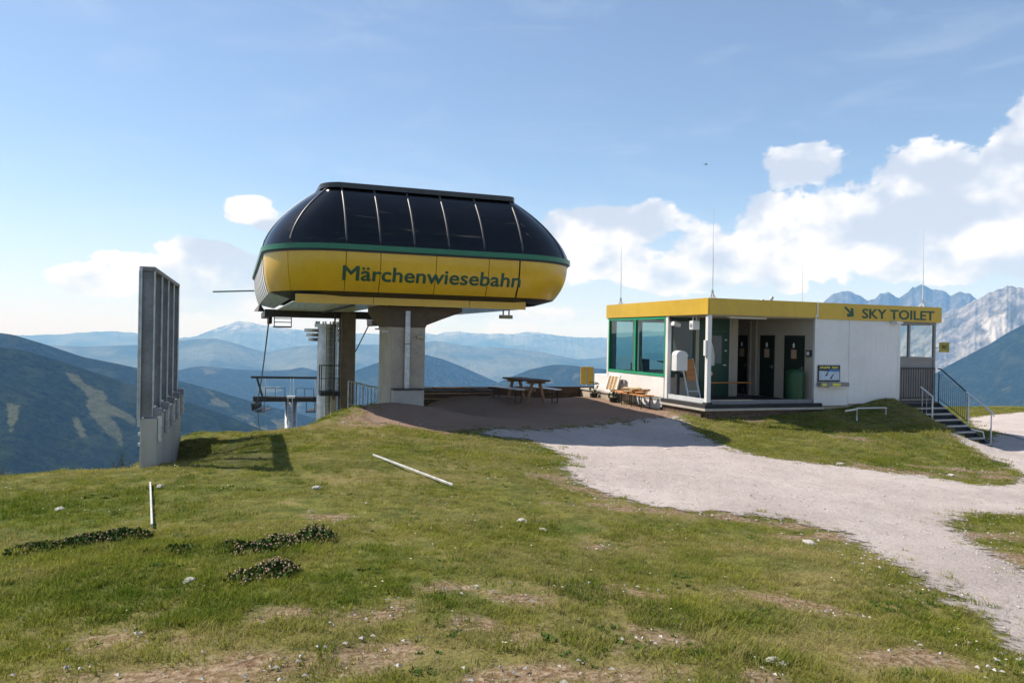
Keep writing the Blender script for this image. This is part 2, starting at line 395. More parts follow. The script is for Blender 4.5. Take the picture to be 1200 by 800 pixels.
# outlines of gravel and patio, as points on the ground
def outline(pts): return np.array([atz(a, b, c)[:2] for a, b, c in pts])
GRAVEL = outline([(628,519,-.5),(668,535,-.48),(660,553,-.44),(690,572,-.42),(745,590,-.40),(800,598,-.38),(860,603,-.42),(925,605,-.44),(985,620,-.44),
                  (1015,645,-.40),(1070,680,-.32),(1130,715,-.26),(1180,750,-.22),(1260,830,-.16),(1420,830,-.25),(1230,690,-.45),(1150,640,-.56),(1110,612,-.65),(1130,604,-.70),(1300,600,-.85),
                  (1500,560,-1.25),(1240,528,-1.3),(1165,512,-1.15),(1150,524,-1.14),(1112,524,-1.14),(1132,532,-1.13),(1165,541,-1.1),(1202,557,-1.06),(1190,566,-1.03),(1150,568,-.98),(1080,557,-.93),(1025,552,-.86),(960,545,-.8),(890,533,-.74),(850,523,-.7),(808,505,-.62),(795,494,-.56),(770,492,-.5),(700,500,-.48),(640,506,-.46),(575,505,-.36),(560,510,-.34)])
UPPER = outline([(1135,489,-1.32),(1165,487,-1.34),(1290,485,-1.4),(1500,500,-1.4),(1500,560,-1.3),(1260,532,-1.28),(1200,521,-1.24),(1160,508,-1.15),(1143,499,-1.2)])
PATIO = outline([(418,482,-.03),(440,474,-.03),(470,471,-.12),(500,466,-.3),(560,464,-.38),(692,464,-.48),(712,470,-.46),(776,482,-.42),(800,487,-.46),(790,492,-.5),(700,499,-.47),(640,505,-.44),(575,505,-.35),(520,508,-.27),(470,500,-.18),(435,492,-.08)])
def inside(poly, x, y):
    c = np.zeros(x.shape, bool); n = len(poly); j = n - 1
    for i in range(n):
        xi, yi = poly[i]; xj, yj = poly[j]
        t = ((yi > y) != (yj > y)) & (x < (xj - xi)*(y - yi)/((yj - yi) + 1e-12) + xi); c ^= t; j = i
    return c
def sdist(poly, x, y):                                     # metres, positive inside
    d = np.full(x.shape, 1e9); n = len(poly)
    for i in range(n):
        a = poly[i]; b = poly[(i+1) % n]; ab = b - a; L = (ab**2).sum() + 1e-12
        t = np.clip(((x - a[0])*ab[0] + (y - a[1])*ab[1])/L, 0, 1)
        d = np.minimum(d, np.hypot(x - a[0] - t*ab[0], y - a[1] - t*ab[1]))
    return np.where(inside(poly, x, y), d, -d)

def axis(a, b, c, r0, fine, grow):                         # graded spacing round c
    v = [c]; s = c
    while s < b: s += fine + grow*max(0, abs(s - c) - r0); v.append(s)
    s = c
    while s > a: s -= fine + grow*max(0, abs(s - c) - r0); v.insert(0, s)
    return np.array(v)
XS = axis(-70, 85, 1.5, 12, 0.12, 0.045); YS = axis(-9, 95, 9, 8, 0.10, 0.035)
GX, GY = np.meshgrid(XS, YS)
GZ = ground(GX.ravel(), GY.ravel()).reshape(GX.shape)
def grid_mesh(name, X, Y, Z, m, keep=None, attrs=None):
    ny, nx = X.shape; idx = np.arange(nx*ny).reshape(ny, nx)
    q = np.stack([idx[:-1, :-1], idx[:-1, 1:], idx[1:, 1:], idx[1:, :-1]], -1).reshape(-1, 4)
    co = np.stack([X.ravel(), Y.ravel(), Z.ravel()], -1)
    if keep is not None:
        k = keep.ravel()[q].any(1); q = q[k]
        used = np.unique(q); remap = -np.ones(len(co), int); remap[used] = np.arange(len(used)); q = remap[q]; co = co[used]
        if attrs: attrs = {a: v.ravel()[used] for a, v in attrs.items()}
    me = bpy.data.meshes.new(name); me.vertices.add(len(co)); me.vertices.foreach_set('co', co.ravel())
    me.loops.add(q.size); me.loops.foreach_set('vertex_index', q.ravel().astype(np.int32))
    me.polygons.add(len(q)); me.polygons.foreach_set('loop_start', np.arange(0, q.size, 4, dtype=np.int32))
    me.update(calc_edges=True); me.polygons.foreach_set('use_smooth', [True]*len(q))
    for a, v in (attrs or {}).items():
        at = me.attributes.new(a, 'FLOAT', 'POINT'); at.data.foreach_set('value', np.asarray(v, np.float32).ravel())
    me.materials.append(MATS[m] if isinstance(m, str) else m)
    o = bpy.data.objects.new(name, me); COL.objects.link(o); return o

# bare, dry and lush places of the turf (their own shapes on the ground)
SPOTS = {'dirt': [], 'lush': [], 'dry': []}
for k, L in {'dirt': [(1150,625,-.6,.8,.4),(1185,650,-.5,.7,.4),(1170,560,-1.03,.8,.3),(605,706,.0,.34,.16),(700,636,-.15,.30,.2),(425,717,.05,.30,.12),(130,745,.05,.25,.12),(570,800,.1,.3,.15),(890,790,.05,.22,.12),(930,700,-.1,.4,.12),(410,775,.08,.5,.12),(985,628,-.44,.8,.3),(390,605,-.1,.35,.22),(690,575,-.4,.6,.5),(640,560,-.4,.5,.4),
                       (1040,545,-.8,2.0,.5),(1000,550,-.8,1.2,.4),(760,600,-.38,.9,.35),(1130,548,-.95,1.2,.4),(930,612,-.44,.8,.25),(860,606,-.4,.7,.25),(560,740,0,.3,.1),(300,770,.1,.5,.1),(180,790,.08,.5,.1),(660,790,.1,.5,.1),(780,745,.05,.4,.1),(1050,770,-.05,.5,.15),(520,690,.0,.35,.12),(720,690,-.05,.4,.12),(350,720,.04,.4,.1),(440,760,.08,.4,.12),(890,498,-.6,.6,.3),(1000,505,-.5,.7,.3),(440,490,-.05,.9,.5),(425,496,-.1,.8,.4),(410,485,.0,.5,.3)],
             'dry': [(300,760,.1,1.2,.5),(520,770,.1,1.2,.4),(760,700,-.1,1.4,.5),(980,760,0,1.0,.5),(820,640,-.3,1.2,.6),(420,500,-.1,1.6,1.2),(500,560,-.2,1.5,.8),(400,490,0,1.5,1.4),(1000,690,-.2,1.2,.5),(700,770,.1,1.0,.3)],
             'lush': [(60,690,-.05,1.2,.7),(200,700,0,1.2,.6),(100,600,-.25,1.6,1.0),(330,640,-.05,.8,.4),(700,620,-.2,1.2,.4),(640,690,0,.6,.3),(860,760,.05,.6,.2),(120,650,-.1,1.3,.5),(830,720,0,.6,.2),(300,690,.05,.8,.3)]}.items():
    for (a, b, z, rx, ry) in L:
        p = atz(a, b, z); SPOTS[k].append((p[0], p[1], rx, max(ry, .24)))
def spotfield(k, x, y):
    s = np.zeros(x.shape)
    for (a, b, rx, ry) in SPOTS[k]:
        wob = 1 + 0.9*fbm(x*3.0 + a, y*3.0 + b, 4, 5)
        d = np.sqrt(((x - a)/rx)**2 + ((y - b)/ry)**2)*wob
        s = np.maximum(s, np.clip(1.35 - d, 0, 1))
    return s
dirtf = np.clip(spotfield('dirt', GX, GY)*0.85, 0, 1)
lushf = spotfield('lush', GX, GY)
dryf = spotfield('dry', GX, GY)

m, t, b = basemat('turf')
co = pos_coord(t)
na = t.noise(co, 0.55, 5, 0.6); nb = t.noise(co, 3.0, 6, 0.65); nc = t.noise(co, 22.0, 4, 0.65); nd = t.noise(co, 1.5, 6, 0.68)
at_d = t.new('ShaderNodeAttribute', attribute_name='dirt').outputs['Fac']; at_l = t.new('ShaderNodeAttribute', attribute_name='lush').outputs['Fac']; at_y = t.new('ShaderNodeAttribute', attribute_name='dry').outputs['Fac']
g = t.mix(t.ramp(nb, 0.32, 0.68), (0.055, 0.070, 0.014), (0.150, 0.150, 0.035))
g = t.mix(t.m('MULTIPLY', at_l, 0.6), g, (0.048, 0.085, 0.012))
g = t.mix(t.m('MULTIPLY', t.ramp(t.m('ADD', na, t.m('MULTIPLY', at_y, 0.16)), 0.45, 0.7), 0.75), g, (0.19, 0.155, 0.062))
g = t.mix(t.m('MULTIPLY', t.ramp(nd, 0.60, 0.72), 0.7), g, (0.24, 0.175, 0.105))
soil = t.mix(t.ramp(nc, 0.35, 0.7), (0.13, 0.075, 0.045), (0.33, 0.25, 0.18))
dm = t.ramp(t.m('ADD', at_d, t.m('MULTIPLY', t.m('SUBTRACT', nb, 0.5), 1.1)), 0.25, 0.95)
g = t.mix(t.m('MULTIPLY', dm, 0.9), g, soil)
t.link(g, b.inputs['Base Color']); b.inputs['Roughness'].default_value = 0.95; b.inputs['Specular IOR Level'].default_value = 0.1
hh = t.m('ADD', t.m('MULTIPLY', nb, 0.6), t.m('MULTIPLY', nc, 0.4)); t.link(t.bump(hh, 0.9, 0.10), b.inputs['Normal'])
tag(grid_mesh('ground', GX, GY, GZ, 'turf', None, {'dirt': dirtf, 'lush': lushf, 'dry': dryf}), kind='structure')

def sheetmat(name, c1, c2, c3, edge, nscale=9.0):
    m, t, b = basemat(name); co = pos_coord(t)
    n1 = t.noise(co, 0.5, 5, 0.6); n2 = t.noise(co, 26.0, 5, 0.8); n3 = t.noise(co, 4.0, 6, 0.65)
    c = t.mix(t.ramp(n1, 0.3, 0.7), c1, c2)
    c = t.mix(t.m('MULTIPLY', t.ramp(n2, 0.42, 0.72), 0.55), c, c3); c = t.mix(t.m('MULTIPLY', t.ramp(t.noise(co, 9.0, 6, 0.75), 0.52, 0.75), 0.35), c, tuple(x*0.5 for x in c1))
    c = t.mix(t.m('MULTIPLY', t.ramp(n3, 0.50, 0.72), 0.38), c, tuple(x*0.62 for x in c1))
    t.link(c, b.inputs['Base Color']); b.inputs['Roughness'].default_value = 0.95; b.inputs['Specular IOR Level'].default_value = 0.15
    t.link(t.bump(t.m('ADD', n2, t.m('MULTIPLY', n3, 1.5)), 1.0, 0.05), b.inputs['Normal'])
    sd = t.new('ShaderNodeAttribute', attribute_name='edge').outputs['Fac']
    e = t.m('ADD', sd, t.m('ADD', t.m('MULTIPLY', t.m('SUBTRACT', n3, 0.5), edge), t.m('MULTIPLY', t.m('SUBTRACT', t.noise(co, 18.0, 5, 0.7), 0.5), edge*0.7)))
    t.link(t.ramp(e, -0.10, 0.14), b.inputs['Alpha'])
    return m
sheetmat('gravel', (0.45, 0.385, 0.36), (0.58, 0.51, 0.48), (0.74, 0.67, 0.635), 1.0)
sheetmat('patio_soil', (0.25, 0.165, 0.12), (0.31, 0.21, 0.155), (0.42, 0.31, 0.235), 0.7)
def sheet(name, poly, m, lift, margin=0.5):                # same grid as the ground, a little above it
    d = sdist(poly, GX.ravel(), GY.ravel()).reshape(GX.shape)
    return tag(grid_mesh(name, GX, GY, GZ + lift, m, d > -margin, {'edge': d}), kind='structure')
sheet('patio', PATIO, 'patio_soil', 0.006)
sheet('gravel_path', GRAVEL, 'gravel', 0.012)
sheet('upper_path', UPPER, 'gravel', 0.016)

# ------------------------------------------------------------------ far country
def farmat(name, kind, k_=1.0):
    m, t, b = basemat(name); co = pos_coord(t)
    nrm = t.new('ShaderNodeNewGeometry').outputs['Normal']; nz = t.sep(nrm)[2]
    clear = t.new('ShaderNodeAttribute', attribute_name='clear').outputs['Fac']
    if kind == 'forest':
        n1 = t.noise(co, 0.0022, 6, 0.6); n2 = t.noise(co, 0.045, 5, 0.75); n3 = t.noise(t.vm('MULTIPLY', co, (1, 1, 0.5)), 0.0048, 4, 0.55, 0.8)
        c = t.mix(t.ramp(n2, 0.3, 0.7), (0.004, 0.010, 0.006), (0.032, 0.048, 0.020))
        c = t.mix(t.m('MULTIPLY', t.ramp(t.noise(co, 0.013, 6, 0.72), 0.50, 0.66), 0.75), c, (0.055, 0.072, 0.030)); c = t.mix(t.m('MULTIPLY', t.ramp(n3, 0.58, 0.66), 0.55), c, (0.075, 0.090, 0.040))
        c = t.mix(t.m('MULTIPLY', t.ramp(n1, 0.60, 0.68), 0.50), c, (0.12, 0.11, 0.065))
        mead = t.mix(t.ramp(n2, 0.3, 0.7), (0.085, 0.105, 0.035), (0.19, 0.17, 0.09))
        c = t.mix(t.ramp(t.m('ADD', clear, t.m('MULTIPLY', t.m('SUBTRACT', t.m('ADD', t.m('MULTIPLY', t.noise(co, 0.006, 6, 0.7), .55), t.m('MULTIPLY', t.noise(co, 0.028, 5, 0.7), .45)), 0.5), 2.6)), 0.42, 0.70), c, mead)
        h = t.m('ADD', n2, t.m('MULTIPLY', t.noise(co, 0.11, 3, 0.7), 0.8)); bs, bd = 1.0, 30.0
    elif kind == 'rock':
        n1 = t.noise(t.vm('MULTIPLY', co, (1, 1, 0.45)), 0.0022, 8, 0.66, 0.5); n2 = t.noise(t.vm('MULTIPLY', co, (1, 1, 0.35)), 0.011, 6, 0.66)
        c = t.mix(t.ramp(n2, 0.3, 0.7), (0.09, 0.09, 0.09), (0.36, 0.345, 0.335))
        c = t.mix(t.m('MULTIPLY', t.ramp(n1, 0.48, 0.60), 0.85), c, (0.07, 0.075, 0.065))
        c = t.mix(t.ramp(t.m('ADD', clear, t.m('MULTIPLY', t.m('SUBTRACT', n2, 0.5), 1.8)), 0.3, 0.85), c, (0.50, 0.48, 0.465))
        c = t.mix(1 - k_, c, (0.03, 0.035, 0.04)); h = t.m('ADD', n2, n1); bs, bd = 1.0, 70.0
    else:
        n1 = t.noise(co, 0.0012, 7, 0.62); n2 = t.noise(co, 0.006, 6, 0.66)
        c = t.mix(t.ramp(n1, 0.35, 0.65), (0.035, 0.055, 0.035), (0.14, 0.15, 0.10))
        zz = t.sep(co)[2]
        c = t.mix(t.m('MULTIPLY', t.ramp(t.m('ADD', zz, t.m('MULTIPLY', n2, 700)), 250, 700), t.ramp(n2, 0.35, 0.6)), c, (0.46, 0.44, 0.42))
        h = t.m('ADD', n2, n1); bs, bd = 1.0, 60.0
    t.link(c, b.inputs['Base Color']); b.inputs['Roughness'].default_value = 1.0; b.inputs['Specular IOR Level'].default_value = 0.0
    t.link(t.bump(h, bs, bd), b.inputs['Normal'])
farmat('dark_rock', 'rock', .42); farmat('forest_hill', 'forest'); farmat('rock_wall', 'rock'); farmat('far_hill', 'far')
def polymask(polys, PX, PY):
    s = np.full(PX.shape, -1e9)
    for pl in polys: s = np.maximum(s, sdist(np.array(pl, float), PX, PY))
    return s
def mountain(name, prof, D, near, far, foot, m, amp, scale, nr=90, seed=0, power=1.15, clear=None, rid=True, jag=0.0):
    pts = sorted((azel(a, b) for a, b in prof)); A = np.array([p[0] for p in pts]); T = np.tan([p[1] for p in pts])
    na_ = int((A[-1] - A[0])/(0.0009 if jag else 0.0016)); azs = np.linspace(A[0], A[-1], na_)
    tn = np.interp(azs, A, T)
    kn = 2 if jag else 4; ker = np.exp(-np.linspace(-2, 2, 2*kn + 1)**2); ker /= ker.sum(); tn = np.convolve(np.pad(tn, kn, 'edge'), ker, 'valid')
    crest = tn*D + CAMZ + jag*(ridged(azs*D/190.0, azs*0 + seed, 4, seed) - 0.5)
    rr = np.r_[np.linspace(D - near, D, nr), D + far*np.linspace(0, 1, 26)[1:]**1.3]
    AZ, RR = np.meshgrid(azs, rr)
    X = np.sin(AZ)*RR; Y = np.cos(AZ)*RR
    t = np.clip((RR - (D - near))/near, 0, 1); back = np.clip((RR - D)/far, 0, 1)
    C = np.broadcast_to(crest, AZ.shape)
    base = foot + (C - foot)*t**power
    base = np.where(RR > D, C - (C - foot)*back**1.2, base)
    nz = 0.6*(ridged(X/scale, Y/scale, 6, seed) - 0.45) + 0.4*(ridged(AZ*D/(scale*.5), RR/(scale*2.2) + seed, 5, seed + 3) - 0.45)
    env = np.sin(np.pi*np.clip(t, 0, 1))*(RR <= D) + np.clip(back*3, 0, 1)*(RR > D)
    Z = base + amp*nz*env
    # photo coordinates of each point, only to place clearings that lie on the slope
    attrs = {'clear': np.zeros_like(Z)}
    if clear:
        zc = Z - CAMZ; c, s = math.cos(PITCH), math.sin(PITCH); d = Y*c + zc*s; v = -Y*s + zc*c; u = F*X/d; w2 = F*v/d
        cr, sr = math.cos(ROLL), math.sin(ROLL); PX = 600 + u*cr + w2*sr; PY = 400 - (-u*sr + w2*cr)
        attrs['clear'] = np.clip(0.5 + polymask(clear, PX.ravel(), PY.ravel()).reshape(Z.shape)/13.0, 0, 1)
    return tag(grid_mesh(name, X, Y, Z, m, None, attrs), kind='structure')
FOOT = -1000
mountain('forest_ridge', [(-600,372),(-300,388),(-100,400),(0,407),(30,411),(67,422),(110,436),(161,453),(210,468),(262,485),(320,508),(380,545)], 2500, 1700, 900, -620, 'forest_hill', 90, 620, 130, 1,
    clear=[[(78,436),(92,439),(102,449),(122,459),(128,472),(160,490),(160,500),(125,484),(112,478),(98,460),(84,447)], [(100,470),(118,473),(128,485),(142,500),(143,522),(132,512),(118,500),(106,486)], [(8,472),(24,474),(20,492),(12,508),(8,490)], [(85,488),(92,490),(100,512),(95,513)], [(5,552),(14,553),(14,560),(5,560)]])
mountain('forested_shoulder', [(-600,350),(-250,374),(0,390),(15,392),(52,403),(97,418),(142,427),(161,431),(210,446),(240,454),(277,465),(320,477),(380,492),(450,508),(520,530)], 3900, 1800, 1500, -760, 'forest_hill', 120, 800, 110, 2,
    clear=[[(239,455),(246,457),(258,466),(268,470),(270,478),(258,477),(244,474),(248,466)], [(272,486),(283,484),(296,487),(288,493)], [(222,492),(232,490),(246,500),(236,502)], [(254,498),(264,500),(276,508),(262,506)],
           [(288,492),(296,492),(302,500),(312,500),(316,508),(300,508),(292,502)], [(320,492),(334,492),(346,498),(356,508),(330,506)], [(208,484),(216,487),(236,504),(226,504)]])
mountain('valley_hill', [(-300,440),(160,440),(208,434),(225,430),(240,429),(262,431),(281,433),(320,434),(340,433),(354,430),(370,434),(400,442),(440,452),(470,460)], 7600, 2800, 2600, FOOT, 'forest_hill', 150, 1300, 70, 3,
    clear=[[(234,431),(252,431),(254,437),(240,438)], [(300,452),(330,455),(326,462),(304,460)], [(330,470),(352,472),(350,480),(334,480)]])
mountain('middle_hill', [(360,470),(400,440),(450,422),(480,415),(497,415),(520,421),(545,431),(570,442),(600,455),(640,472)], 6600, 2000, 2200, FOOT, 'forest_hill', 120, 1100, 60, 4)
mountain('rounded_hill', [(540,470),(560,460),(580,450),(600,441),(620,433),(640,428.5),(652,427),(670,428),(690,431),(720,433),(780,438),(900,446),(1000,452),(1060,462)], 6000, 1900, 2200, FOOT, 'forest_hill', 120, 1000, 60, 5,
    clear=[[(667,444),(676,437),(681,438),(672,447)], [(640,444),(645,442),(648,449),(642,450)]])
mountain('blue_ridge', [(-700,385),(-300,392),(0,402),(100,406),(160,404),(208,399),(225,397),(250,396),(268,400),(285,405),(300,410),(312,413),(330,409),(344,406),(369,404),(416,403),(446,404),(480,402),(497,401),(510,399),(524,401),(541,404),(560,407),(587,407),(616,409.6),(637,412.7),(657,417),(676,421),(695,420),(710,418),(760,414),(900,410),(1100,415)], 12500, 3600, 3000, FOOT, 'far_hill', 160, 2000, 60, 6,
    clear=None)
mountain('distant_range', [(-800,375),(-400,385),(0,393),(60,392),(110,388.5),(130,387.5),(160,390),(209,396),(230,394),(243,388),(265,380.6),(278,376),(291,377),(308,380.6),(330,384),(365,388),(400,390),(450,391),(495,390),(512,392),(522,389),(539,388),(553,390),(566,390.5),(574,391.5),(583,390),(593,391.5),(603,391),(614,389),(624,388.7),(635,390),(647,392),(657,393.3),(678,395),(710,395.5),(800,392),(950,385),(1100,385)], 21000, 4500, 4000, FOOT, 'far_hill', 260, 2600, 60, 7, jag=30)
mountain('blue_peaks', [(760,480),(860,430),(920,385),(955,362),(968,351),(975,345),(985,342),(997,341.5),(1006,346),(1018,352),(1025,350),(1033,344),(1041,340.5),(1047,344),(1051,350),(1058,346),(1070,337),(1077,334),(1082,333),(1088,335),(1093,338),(1105,338.5),(1109,341),(1114,345),(1120,342),(1126,340),(1131,343),(1136,342),(1140,347),(1160,360),(1300,385)], 12500, 3500, 3000, FOOT, 'dark_rock', 420, 1200, 110, 8, power=1.5, jag=60)
mountain('rock_mountain', [(880,450),(1000,425),(1040,402),(1062,388),(1085,376),(1100,370),(1113,362),(1125,357),(1139,351),(1150,346),(1160,341),(1170,338),(1175,339.5),(1185,335),(1192,338),(1200,336),(1230,325),(1280,330),(1400,350),(1650,375)], 8600, 3300, 2500, FOOT, 'rock_wall', 620, 950, 190, 9, power=1.4, jag=70,
    clear=[[(1148,378),(1160,372),(1176,366),(1182,385),(1178,402),(1166,410),(1158,396)], [(1100,450),(1118,430),(1140,420),(1150,424),(1128,442),(1104,458)], [(1060,420),(1072,412),(1074,430),(1062,440)]])
mountain('forest_flank', [(900,486),(1000,474),(1060,455),(1090,441),(1115,426),(1140,413),(1160,403),(1175,393),(1190,385),(1200,380),(1260,355),(1350,345),(1500,360),(1700,380)], 5200, 2000, 1300, FOOT, 'forest_hill', 150, 900, 110, 10,
    clear=[[(1172,456),(1182,452),(1185,455),(1176,459)], [(1196,460),(1215,450),(1215,458),(1200,466)]])
m, t, b = basemat('valley_floor'); co = pos_coord(t); n1 = t.noise(co, 0.002, 6, 0.6); n2 = t.noise(co, 0.02, 3, 0.6)
t.link(t.mix(t.ramp(n1, 0.4, 0.6), t.mix(n2, (0.04, 0.06, 0.025), (0.09, 0.10, 0.05)), (0.24, 0.22, 0.16)), b.inputs['Base Color']); b.inputs['Roughness'].default_value = 1.0
MBv = MB(); nseg = 96; MBv.add([(0, 0, -1000)] + [(math.cos(2*math.pi*k/nseg)*78000, math.sin(2*math.pi*k/nseg)*78000, -1000) for k in range(nseg)], [(0, 1 + k, 1 + (k+1) % nseg) for k in range(nseg)])
tag(MBv.build('valley_floor', 'valley_floor'), kind='structure')

# haze: the air between here and the far ranges
m = bpy.data.materials.new('haze_air'); m.use_nodes = True; t = NT(m.node_tree); t.n.clear()
pv = t.new('ShaderNodeVolumePrincipled'); pv.inputs['Color'].default_value = (0.23,0.52,1.0,1); pv.inputs['Density'].default_value = 1/14500.0; pv.inputs['Absorption Color'].default_value = (1, 1, 1, 1); pv.inputs['Anisotropy'].default_value = 0.0
t.link(pv.outputs[0], t.new('ShaderNodeOutputMaterial').inputs['Volume'])
MATS['haze_air'] = m
tag(bx('haze', 'haze_air', None, -79000, 79000, -79000, 79000, -1001, 1150), kind='stuff')

# ------------------------------------------------------------------ lift station
SL = 12.0                                                  # length of the hull behind its near face
stn = thing('lift_station', 'yellow chairlift station with dark glass dome on concrete pier', 'lift station', (STX, STY, 0), YAW)
FRONT = [0, .79, 1.61, 2.46, 3.37, 4.38]
XL, XR = -1.8, 6.28
def up_level(q):                                           # dome: q 0 at the green band, 1 under the roof cap
    s = 0.27*q + 0.73*q*q
    return dict(z=3.87 + 1.54*q, iy=1.15*(.38*q + .62*q*q), il=1.42*s, ir=1.75*s, b=1.85 - 1.25*s)
def low_level(q):                                          # side skirt: q 0 at the band, 1 at the lower edge
    s = 0.03 + 0.30*q**2.4
    return dict(z=3.73 - 0.94*q, iy=s, il=.03 + .16*q**2.4, ir=s, b=1.85)
def hull(kind, p, L):
    al, ar = -XL - L['il'], XR - 4.38 - L['ir']
    if kind == 'F': return Vector((p, L['iy'], L['z']))
    if kind == 'CL': return Vector((-al*math.sin(p), L['iy'] + L['b']*(1 - math.cos(p)), L['z']))
    if kind == 'CR': return Vector((4.38 + ar*math.sin(p), L['iy'] + L['b']*(1 - math.cos(p)), L['z']))
    y0 = L['iy'] + L['b']; y1 = SL - L['iy']
    if kind == 'SL': return Vector((-al, y0 + (y1 - y0)*p, L['z']))
    if kind == 'SR': return Vector((4.38 + ar, y0 + (y1 - y0)*p, L['z']))
    if kind == 'B': return Vector((-al + (4.38 + ar + al)*p, y1, L['z']))
CEN = Vector((2.3, 6.0, 0))
def shell(kind, p0, p1, lev, q0, q1, np_, nq, th):
    """a curved panel of the hull with real thickness"""
    e = 1e-3
    def nrm(p, q):
        a = hull(kind, p + e, lev(q)) - hull(kind, p - e, lev(q)); c = hull(kind, p, lev(min(1, q + e))) - hull(kind, p, lev(max(0, q - e)))
        n = a.cross(c)
        if n.length < 1e-12: n = Vector((0, 0, 1))
        n.normalize(); pt = hull(kind, p, lev(q))
        if n.dot(Vector((pt.x - CEN.x, pt.y - CEN.y, 0.3))) < 0: n = -n
        return n
    mb = MB(); V = []
    for s in (0, 1):
        for i in range(np_ + 1):
            for j in range(nq + 1):
                p = p0 + (p1 - p0)*i/np_; q = q0 + (q1 - q0)*j/nq
                V.append(hull(kind, p, lev(q)) - nrm(p, q)*(th*s))
    Fc = []; N = (np_ + 1)*(nq + 1); I = lambda s, i, j: s*N + i*(nq + 1) + j
    for i in range(np_):
        for j in range(nq):
            Fc.append((I(0,i,j), I(0,i+1,j), I(0,i+1,j+1), I(0,i,j+1))); Fc.append((I(1,i,j), I(1,i,j+1), I(1,i+1,j+1), I(1,i+1,j)))
    for i in range(np_):
        Fc.append((I(0,i,0), I(1,i,0), I(1,i+1,0), I(0,i+1,0))); Fc.append((I(0,i,nq), I(0,i+1,nq), I(1,i+1,nq), I(1,i,nq)))
    for j in range(nq):
        Fc.append((I(0,0,j), I(0,0,j+1), I(1,0,j+1), I(1,0,j))); Fc.append((I(0,np_,j), I(1,np_,j), I(1,np_,j+1), I(0,np_,j+1)))
    return mb.add(V, Fc)
def smooth_sharp(o):
    me = o.data
    b = bmesh.new(); b.from_mesh(me)
    for e in b.edges:
        if len(e.link_faces) == 2 and e.calc_face_angle(0) > R(40): e.smooth = False
    for f in b.faces: f.smooth = True
    b.to_mesh(me); b.free(); return o
H = math.pi/2
pan = [('F', a, b) for a, b in zip(FRONT[:-1], FRONT[1:])] + [('CL', 0, R(44)), ('CL', R(44), H), ('CR', 0, R(46)), ('CR', R(46), H)]
pan += [(k, i/7, (i+1)/7) for k in ('SL', 'SR') for i in range(7)] + [('B', i/6, (i+1)/6) for i in range(6)]
for k, a, b_ in pan:
    smooth_sharp(shell(k, a, b_, up_level, 0.0, 1.0, 2 if k in 'FB' else 6, 14, 0.02).build('dome_pane', 'dome_glass', stn))
ribs = [('F', x) for x in FRONT] + [('CL', R(44)), ('CR', R(46)), ('CL', H), ('CR', H)] + [(k, i/7) for k in ('SL', 'SR') for i in range(1, 8)] + [('B', i/6) for i in range(1, 6)]
for k, p in ribs:
    pts = [hull(k, p, up_level(q)) for q in np.linspace(0, 1, 13)]
    o = MB().tube(pts, 0.027, 8).build('dome_rib', 'rib_metal', stn, smooth=True)
def ringpts(L, off=0.0, n=10):
    L = dict(L); L['iy'] -= off; L['il'] -= off; L['ir'] -= off
    pts = [hull('SL', p, L) for p in np.linspace(1, 0, 6)] + [hull('CL', a, L) for a in np.linspace(H, 0, n)[1:]] + [hull('F', x, L) for x in FRONT[1:]] + [hull('CR', a, L) for a in np.linspace(0, H, n)[1:]] + [hull('SR', p, L) for p in np.linspace(0, 1, 6)[1:]]
    return pts
def ringsolid(Llo, Lhi, off_lo, off_hi, th):               # closed band round the hull
    mb = MB(); A = ringpts(Llo, off_lo); B = ringpts(Lhi, off_hi); C_ = ringpts(Llo, off_lo - th); D = ringpts(Lhi, off_hi - th); n = len(A)
    fs = []
    for i in range(n):
        j = (i + 1) % n
        fs += [(i, j, n+j, n+i), (2*n+j, 2*n+i, 3*n+i, 3*n+j), (n+i, n+j, 3*n+j, 3*n+i), (j, i, 2*n+i, 2*n+j)]
    return mb.add(A + B + C_ + D, fs)
L0 = up_level(0.0)
smooth_sharp(ringsolid(dict(L0, z=3.75), dict(L0, z=3.872), 0.035, 0.035, 0.12).build('green_band', 'green_band', stn))
smooth_sharp(ringsolid(dict(L0, z=3.700), dict(L0, z=3.748), -0.01, -0.01, 0.10).build('dark_joint', 'dark_metal', stn))  # dark metal ring just under the green band
# roof cap
L1 = up_level(1.0)
capo = MB(); A = ringpts(dict(L1, z=5.37), 0.10); B = ringpts(dict(L1, z=5.49), 0.10); C_ = ringpts(dict(L1, z=5.54), -0.12); n = len(A)
capo.add(A + B + C_, [(i, (i+1) % n, n + (i+1) % n, n+i) for i in range(n)] + [(n+i, n + (i+1) % n, 2*n + (i+1) % n, 2*n+i) for i in range(n)] + [tuple(range(n))[::-1], tuple(range(2*n, 3*n))])
capo.build('roof_cap', 'roof_cap', stn)
# yellow skirt panels (front and corners), pale side panels, seams left open between them
G = 0.008
seams = [0, .81, 2.16, 3.5, 4.3]
low = [('F', a, b, 'yellow') for a, b in zip(seams[:-1], seams[1:])]
low += [('CL', -0.0, R(46), 'yellow'), ('CL', R(46), H, 'yellow'), ('CR', -0.03, R(62), 'yellow'), ('CR', R(62), H, 'yellow')]
low += [('SL', 0, .05, 'yellow')] + [('SL', .05 + .95*i/9, .05 + .95*(i+1)/9, 'white_panel') for i in range(9)] + [('SR', i/9, (i+1)/9, 'yellow') for i in range(9)]
for k, a, b_, mm in low:
    g = {'F': G, 'CL': G/1.8, 'CR': G/1.8, 'SL': .006, 'SR': G/10}[k]
    smooth_sharp(shell(k, a + g, b_ - g, low_level, 0.0, 1.0, 2 if k in ('F', 'SL', 'SR') else 8, 10, 0.03).build('skirt_panel', mm, stn))
